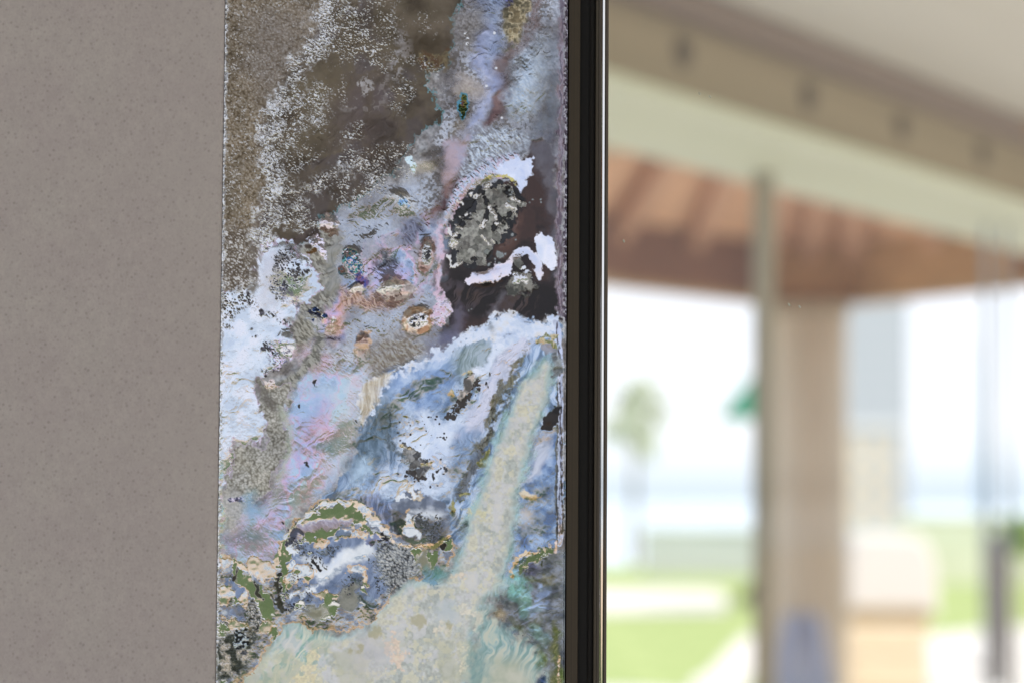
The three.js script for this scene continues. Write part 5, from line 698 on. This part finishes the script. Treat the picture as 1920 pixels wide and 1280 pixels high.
// ---------------------------------------------------------------- round pavilion beyond: rim beams, rafters, boarded roof, pillar
{
  const rim = [[1150, 546, 8.3], [1435, 571, 9.0], [1600, 566, 9.0], [1925, 538, 8.2]].map(([x, y, d]) => at(x, y, d));
  const low = rim[1].y, cx = 0.98, cz = -6.5;
  const ring = [...rim.map((p) => [p.x, p.z]), [2.55, -6.4], [1.7, -4.9], [0.4, -4.75], [-0.6, -6.2]];
  const pav = thing('pavilion', 'timber roofed pavilion with salmon boarded underside behind the porch beam', 'pavilion', [cx, 0, cz]);
  const P = ring.map(([x, z]) => new THREE.Vector3(x - cx, low, z - cz)), apex = new THREE.Vector3(0, low + 1.15, 0), up = 0.205;
  const tones = [[128, 96, 76], [178, 142, 98]].map((c, i) => std({ map: mottled(c, c.map((v) => v * 1.18), 821 + i, 256, 30), roughness: 0.75 }));
  const rafterMat = std({ map: mottled([212, 166, 130], [226, 182, 146], 827, 256, 30), roughness: 0.75 });
  const salmon = [[234, 190, 150], [232, 196, 162], [224, 178, 140]].map((c, i) => std({ map: mottled(c, c.map((v) => Math.min(255, v * 1.1)), 831 + i, 256, 40), roughness: 0.8, side: THREE.DoubleSide }));
  for (let i = 0; i < P.length; i++) {
    const a = P[i], b = P[(i + 1) % P.length], mid = a.clone().add(b).multiplyScalar(0.5), out = mid.clone().setY(0).normalize();
    obj('rim_beam', bar(a.clone().setY(low + up / 2 + 0.02), b.clone().setY(low + up / 2 + 0.02), 0.08, up), tones[i === 0 ? 0 : i < 3 ? 1 : 0], pav);
    obj('rim_trim', bar(a.clone().setY(low + 0.01).addScaledVector(out, 0.0), b.clone().setY(low + 0.01), 0.1, 0.02), plain(0xb89a72, 0.7), pav);
    // boards of the roof from the rim up to the apex
    const n = 5;
    for (let k = 0; k < n; k++) {
      const t0 = (k - 0.06) / n, t1 = (k + 0.97) / n, A = a.clone().setY(low + up), B = b.clone().setY(low + up), q = [A.clone().lerp(apex, t0), B.clone().lerp(apex, t0), B.clone().lerp(apex, t1), A.clone().lerp(apex, t1)];
      const g = new THREE.BufferGeometry(), lift = new THREE.Vector3(0, 0.02, 0), v = [...q, ...q.map((x) => x.clone().add(lift))];
      g.setAttribute('position', new THREE.Float32BufferAttribute(v.flatMap((x) => x.toArray()), 3)); g.setAttribute('uv', new THREE.Float32BufferAttribute(v.flatMap((x) => [x.x, x.z]), 2));
      g.setIndex([0, 2, 1, 0, 3, 2, 4, 5, 6, 4, 6, 7, 0, 1, 5, 0, 5, 4, 1, 2, 6, 1, 6, 5, 2, 3, 7, 2, 7, 6, 3, 0, 4, 3, 4, 7]);
      const f = g.toNonIndexed(); f.computeVertexNormals();
      obj('roof_board', f, salmon[(i * 3 + k * 2) % 3], pav);
    }
    obj('rafter', bar(a.clone().setY(low + up - 0.01), apex.clone().setY(apex.y - 0.08), 0.07, 0.12), rafterMat, pav);
    obj('rafter', bar(mid.clone().setY(low + up - 0.01), apex.clone().setY(apex.y - 0.08), 0.06, 0.1), rafterMat, pav);
  }
  const pc = at(1518, 800, 8.95), r = (1590 - 1446) / 2 / F * 8.95;
  const pil = thing('pavilion_pillar', 'thick round taupe pillar under the pavilion rim', 'pillar', [pc.x, 0, pc.z]);
  obj('shaft', cyl(r, r * 0.985, low - 0.06, 0, 0.02, 0, 40), std({ map: mottled([196, 182, 160], [212, 198, 176], 841, 256, 40), roughness: 0.75 }), pil);
  obj('capital', cyl(r * 0.99, r * 1.12, 0.045, 0, low - 0.05, 0, 40), plain(0xa8977c, 0.7), pil);
  obj('base', cyl(r * 1.25, r * 1.15, 0.02, 0, 0.008, 0, 40), plain(0xa8977c, 0.7), pil);
  for (const [sx, sz] of [[-0.6, -6.2], [2.55, -6.4]]) { const q = thing('pavilion_pillar', sx < 0 ? 'round pavilion pillar hidden behind the stone wall' : 'round pavilion pillar at the right end of the rim', 'pillar', [sx, 0, sz]); obj('shaft', cyl(r, r, low - 0.012, 0, 0.008, 0, 32), std({ color: 0xb0a18a, roughness: 0.75 }), q); }
  // blue cloth hung from a peg on the pillar
  const cl = at(1503, 1150, 8.6), cloth = thing('beach_towel', 'blue grey towel hanging low against the taupe pillar', 'towel', [cl.x, 0, cl.z]);
  const tw = 120 / F * 8.6, tt = cl.y, tb = at(1503, 1330, 8.6).y, g = new THREE.PlaneGeometry(tw, tt - tb, 30, 30), p = g.attributes.position;
  for (let i = 0; i < p.count; i++) { const x = p.getX(i), v = (p.getY(i) + (tt - tb) / 2) / (tt - tb), k = lerp(1, 0.55, v * v); p.setXYZ(i, x * k, p.getY(i) + tb + (tt - tb) / 2, 0.014 * Math.sin(x / tw * 19 + v) * (0.4 + v) + 0.03); }
  g.computeVertexNormals();
  obj('cloth', g, std({ map: mottled([170, 180, 206], [186, 196, 216], 851, 128, 20), roughness: 0.95, side: THREE.DoubleSide }), cloth);
  obj('peg', cyl(0.006, 0.006, 0.24, 0, 0, 0, 10).rotateX(-Math.PI / 2).translate(0, tt - 0.004, 0.035), plain(0x8a8a8a, 0.4, 0.6), cloth);
}

// ---------------------------------------------------------------- garden
function crown(seed, rx, ry, n, size, gaps = 0.42) {                               // clumps of small leaves with openings between them
  const r = rng(seed), parts = [], leaf = new THREE.PlaneGeometry(size, size * 0.5);
  const clumps = []; for (let k = 0; k < 16; k++) { const a = r() * 6.283, u = r() * 2 - 1, d = 0.35 + 0.6 * r(); clumps.push([Math.cos(a) * Math.sqrt(1 - u * u) * rx * d, u * ry * d, Math.sin(a) * Math.sqrt(1 - u * u) * rx * d, (0.22 + 0.2 * r())]); }
  for (let k = 0; k < n; k++) {
    const c = clumps[Math.floor(r() * clumps.length)], g = leaf.clone(), a = r() * 6.283, u = r() * 2 - 1, d = Math.cbrt(r()) * c[3] / gaps * 0.42;
    g.rotateX(r() * 3).rotateY(r() * 6.3).rotateZ(r() * 3).translate(c[0] + Math.cos(a) * Math.sqrt(1 - u * u) * rx * d, c[1] + u * ry * d, c[2] + Math.sin(a) * Math.sqrt(1 - u * u) * rx * d);
    parts.push(g);
  }
  return mergeGeometries(parts);
}
const leafMat = (hex) => new THREE.MeshPhysicalMaterial({ color: hex, roughness: 0.8, side: THREE.DoubleSide, transmission: 0.3, thickness: 0 });
{
  const D = 60, c = at(1190, 795, D), t = thing('tree', 'small grey green tree beyond the lawn between window channel and post', 'tree', [c.x, 0, c.z]);
  const rx = 76 / F * D, ry = 92 / F * D;
  obj('crown', crown(31, rx, ry, 700, 0.2), leafMat(0xd2d6bc), t).position.set(0.05, c.y, 0);  // leaves paled in place of distance haze
  obj('trunk', mergeGeometries([new THREE.CylinderGeometry(0.05, 0.11, c.y - 0.5, 10).translate(0, (c.y - 0.5) / 2, 0), new THREE.CylinderGeometry(0.02, 0.05, 1.4, 8).rotateZ(0.35).translate(-0.24, c.y - 0.1, 0), new THREE.CylinderGeometry(0.02, 0.05, 1.5, 8).rotateZ(-0.4).translate(0.3, c.y - 0.05, 0.1)]), plain(0x8a7c68, 0.9), t);

  const wd = 50, a = at(1206, 1070, wd), b = at(1690, 1070, wd), wt = at(1300, 988, wd).y, wall = thing('garden_wall', 'low pale grey garden wall across the far end of the lawn', 'wall', [a.x, 0, a.z]);
  obj('wall_face', span(0, b.x - a.x, 0.0, wt - 0.08, -0.25, 0, 0.01), std({ map: mottled([176, 180, 178], [190, 194, 192], 901, 256, 40), roughness: 0.9 }), wall);
  obj('coping', span(-0.04, b.x - a.x + 0.04, wt - 0.08, wt, -0.29, 0.04, 0.01), plain(0xd8d8d2, 0.8), wall);

  const ud = 34, up = at(1344, 786, ud), uc = at(1451, 735, ud), um = thing('market_umbrella', 'green open umbrella tip showing left of the pillar', 'umbrella', [uc.x, 0, uc.z]);
  const R = uc.x - up.x, n = 8, rimY = up.y, topY = rimY + 1.0;
  for (let k = 0; k < n; k++) {
    const a0 = k / n * 6.2832 + 0.0, a1 = (k + 1) / n * 6.2832, g = new THREE.BufferGeometry(), v = [];
    const e = [a0, (a0 + a1) / 2, a1].map((q, i) => [Math.cos(q) * R * (i === 1 ? 0.95 : 1), i === 1 ? rimY + 0.03 : rimY, Math.sin(q) * R * (i === 1 ? 0.95 : 1)]);
    v.push(0, topY, 0, ...e[1], ...e[0], 0, topY, 0, ...e[2], ...e[1]);
    g.setAttribute('position', new THREE.Float32BufferAttribute(v, 3)); g.computeVertexNormals();
    obj('canopy_panel', g, std({ color: 0x007a58, roughness: 0.85, side: THREE.DoubleSide }), um);
    obj('rib', bar(new THREE.Vector3(0, topY - 0.03, 0), new THREE.Vector3(Math.cos(a0) * R * 0.98, rimY - 0.02, Math.sin(a0) * R * 0.98), 0.02, 0.02), plain(0xcfc8b8, 0.6), um);
  }
  obj('pole', cyl(0.03, 0.03, topY, 0, 0, 0, 12), plain(0xcfc8b8, 0.5), um);

  const bd = 36, bp = at(1402, 1140, bd), bush = thing('bush', 'small dark green bush left of the post at the path end', 'bush', [bp.x, 0, bp.z]);
  obj('foliage', crown(47, 0.14, 0.36, 700, 0.07), leafMat(0x55663c), bush).position.y = bp.y + 0.05;
  obj('stem', cyl(0.02, 0.012, bp.y, 0, 0, 0, 8), plain(0x5a4a38, 0.9), bush);

  // buildings far across the water on the right
  const blocks = [['tower_building', 'pale grey lavender tower far off right of the pillar', 1556, 1706, 545, 160, 0xaeaeac, 15], ['apartment_building', 'low cream building in front of the grey tower', 1556, 1684, 805, 120, 0xcabba2, 4]];
  for (const [name, label, x0, x1, yt, d, col, storeys] of blocks) {
    const p = at(x0, 980, d), q = at(x1, 980, d), h = at(x0, yt, d).y, w = q.x - p.x, t = thing(name, label, 'building', [p.x, 0, p.z]);
    obj('wall', span(0, w, 0, h, -10, 0), std({ color: col, roughness: 0.9 }), t);
    obj('roof', span(-0.15, w + 0.15, h, h + 0.4, -10.15, 0.15), plain(0xc8c6c0, 0.9), t);
    const cols = 3, win = new THREE.BoxGeometry(w / cols * 0.5, h / storeys * 0.5, 0.08), wm = plain(0xa0a4a4, 0.4);
    for (let s = 0; s < storeys; s++) for (let k = 0; k < cols; k++) obj('window', win, wm, t).position.set((k + 0.5) * w / cols, (s + 0.55) * h / storeys, 0.01);
  }
  const hd = 46, h0 = at(1690, 1000, hd), h1 = at(1990, 1000, hd), hy = at(1700, 966, hd).y, low2 = thing('boundary_wall', 'pale sage rendered wall behind the covered grill', 'wall', [h0.x, 0, h0.z]);
  obj('wall_face', span(0, h1.x - h0.x, 0.0, hy - 0.06, -0.2, 0, 0.01), std({ map: mottled([196, 198, 174], [208, 210, 190], 905, 256, 40), roughness: 0.9 }), low2);
  obj('coping', span(-0.02, h1.x - h0.x, hy - 0.06, hy, -0.23, 0.03, 0.01), plain(0xd6d4c4, 0.8), low2);
  // slim poles at the right that rise to the pavilion's rim
  for (const [x, w, label] of [[1851, 12, 'slim blue grey pole right of the covered grill, farther from the frame edge'], [1889, 9, 'slimmer blue grey pole nearest the right edge of the view']]) { const p = at(x, 700, 5.2).setY(porchLow), t = thing('slim_pole', label, 'pole', [p.x, 0, p.z], 0, 'slim poles under the porch beam'); obj('shaft', cyl(w / F * 2.6, w / F * 2.6, p.y - 0.013, 0, 0.011, 0, 16), plain(0x98a0aa, 0.5), t); obj('foot', cyl(0.05, 0.045, 0.012, 0, 0.011, 0, 16), plain(0x9aa4b0, 0.5), t); }

  // grill under a pale cover on its stone base
  const kd = 12, k0 = at(1592, 1140, kd), k1 = at(1742, 1140, kd), ky = k0.y, base = thing('stone_counter', 'tan stone counter block right of the pillar', 'counter', [(k0.x + k1.x) / 2, 0, k0.z]);
  const kw = k1.x - k0.x;
  for (let c = 0; c < 5; c++) { const hh = (ky - 0.05) / 5; obj('stone', bx(kw, hh - 0.006, 0.5, (c % 2) * 0.006, hh * (c + 0.5) + 0.008, -0.25, 0.012), std({ map: mottled([214, 192, 158], [226, 206, 176], 911 + c % 2, 128, 22), roughness: 0.9 }), base); }
  obj('counter_top', bx(kw * 1.02, 0.045, 0.54, 0, ky - 0.024, -0.25, 0.01), plain(0xa08a66, 0.6), base);
  const cv = thing('covered_grill', 'rounded grill under a pale cream cover on the tan counter', 'grill', [(k0.x + k1.x) / 2 + 0.03, ky, k0.z - 0.25]);
  { const w = kw * 0.98, h = at(1650, 1012, kd).y - ky, s = new THREE.Shape(); s.moveTo(-w / 2, 0); s.lineTo(w / 2, 0); s.bezierCurveTo(w * 0.5, h * 0.7, w * 0.42, h, w * 0.22, h); s.lineTo(-w * 0.36, h); s.bezierCurveTo(-w * 0.47, h, -w / 2, h * 0.8, -w / 2, 0); const g = new THREE.ExtrudeGeometry(s, { depth: 0.38, bevelEnabled: true, bevelSize: 0.03, bevelThickness: 0.03, bevelSegments: 4, curveSegments: 16 }).translate(0, 0, -0.19); obj('cover', g, std({ color: 0xd6cfc6, roughness: 0.9 }), cv); obj('hem', bx(w * 1.05, 0.03, 0.45, 0, 0.016, 0, 0.01), std({ color: 0xd6cfc6, roughness: 0.9 }), cv); }

  // lamp post and tall dark planter with a bright green plant, at the right
  const fd = 22, f0 = at(1848, 1170, fd), lamp = thing('folded_parasol', 'folded pale blue parasol standing by the dark planter at the right', 'parasol', [f0.x, 0, f0.z]);
  const topF = at(1848, 650, fd).y, w0 = at(1848, 960, fd).y;
  obj('canopy', new THREE.LatheGeometry([[0.005, topF], [0.03, topF - 0.2], [0.05, lerp(topF, w0, 0.5)], [0.075, w0 + 0.1], [0.06, w0]].map((p) => new THREE.Vector2(p[0], p[1])).reverse(), 20), std({ color: 0xb4c8dc, roughness: 0.9, side: THREE.DoubleSide }), lamp);
  obj('pole', cyl(0.02, 0.02, topF + 0.04, 0, 0, 0, 12), plain(0x9aa4ae, 0.5), lamp);
  obj('foot', cyl(0.22, 0.2, 0.05, 0, 0.006, 0, 24), plain(0x8d8780, 0.8), lamp);
  const qd = 20, q0 = at(1868, 1160, qd), pot = thing('tall_planter', 'tall dark grey planter at the right edge', 'planter', [q0.x, 0, q0.z]), potH = at(1868, 1000, qd).y;
  obj('pot', new THREE.LatheGeometry([[0.001, 0.01], [0.07, 0.01], [0.1, potH * 0.5], [0.105, potH], [0.09, potH], [0.085, potH - 0.05], [0.001, potH - 0.05]].map((p) => new THREE.Vector2(p[0], p[1])), 28), plain(0x5a5450, 0.7), pot);
  const gp2 = at(1912, 1000, 19), plant = thing('leafy_shrub', 'bright yellow green shrub at the right edge beside the dark planter', 'shrub', [gp2.x, 0, gp2.z]);
  obj('foliage', crown(61, 0.13, 0.2, 900, 0.05), leafMat(0x8fae2c), plant).position.y = gp2.y;
  obj('stem', cyl(0.02, 0.015, gp2.y, 0, 0, 0, 8), plain(0x6a5a40, 0.9), plant);
}
renderer.render(scene, camera);
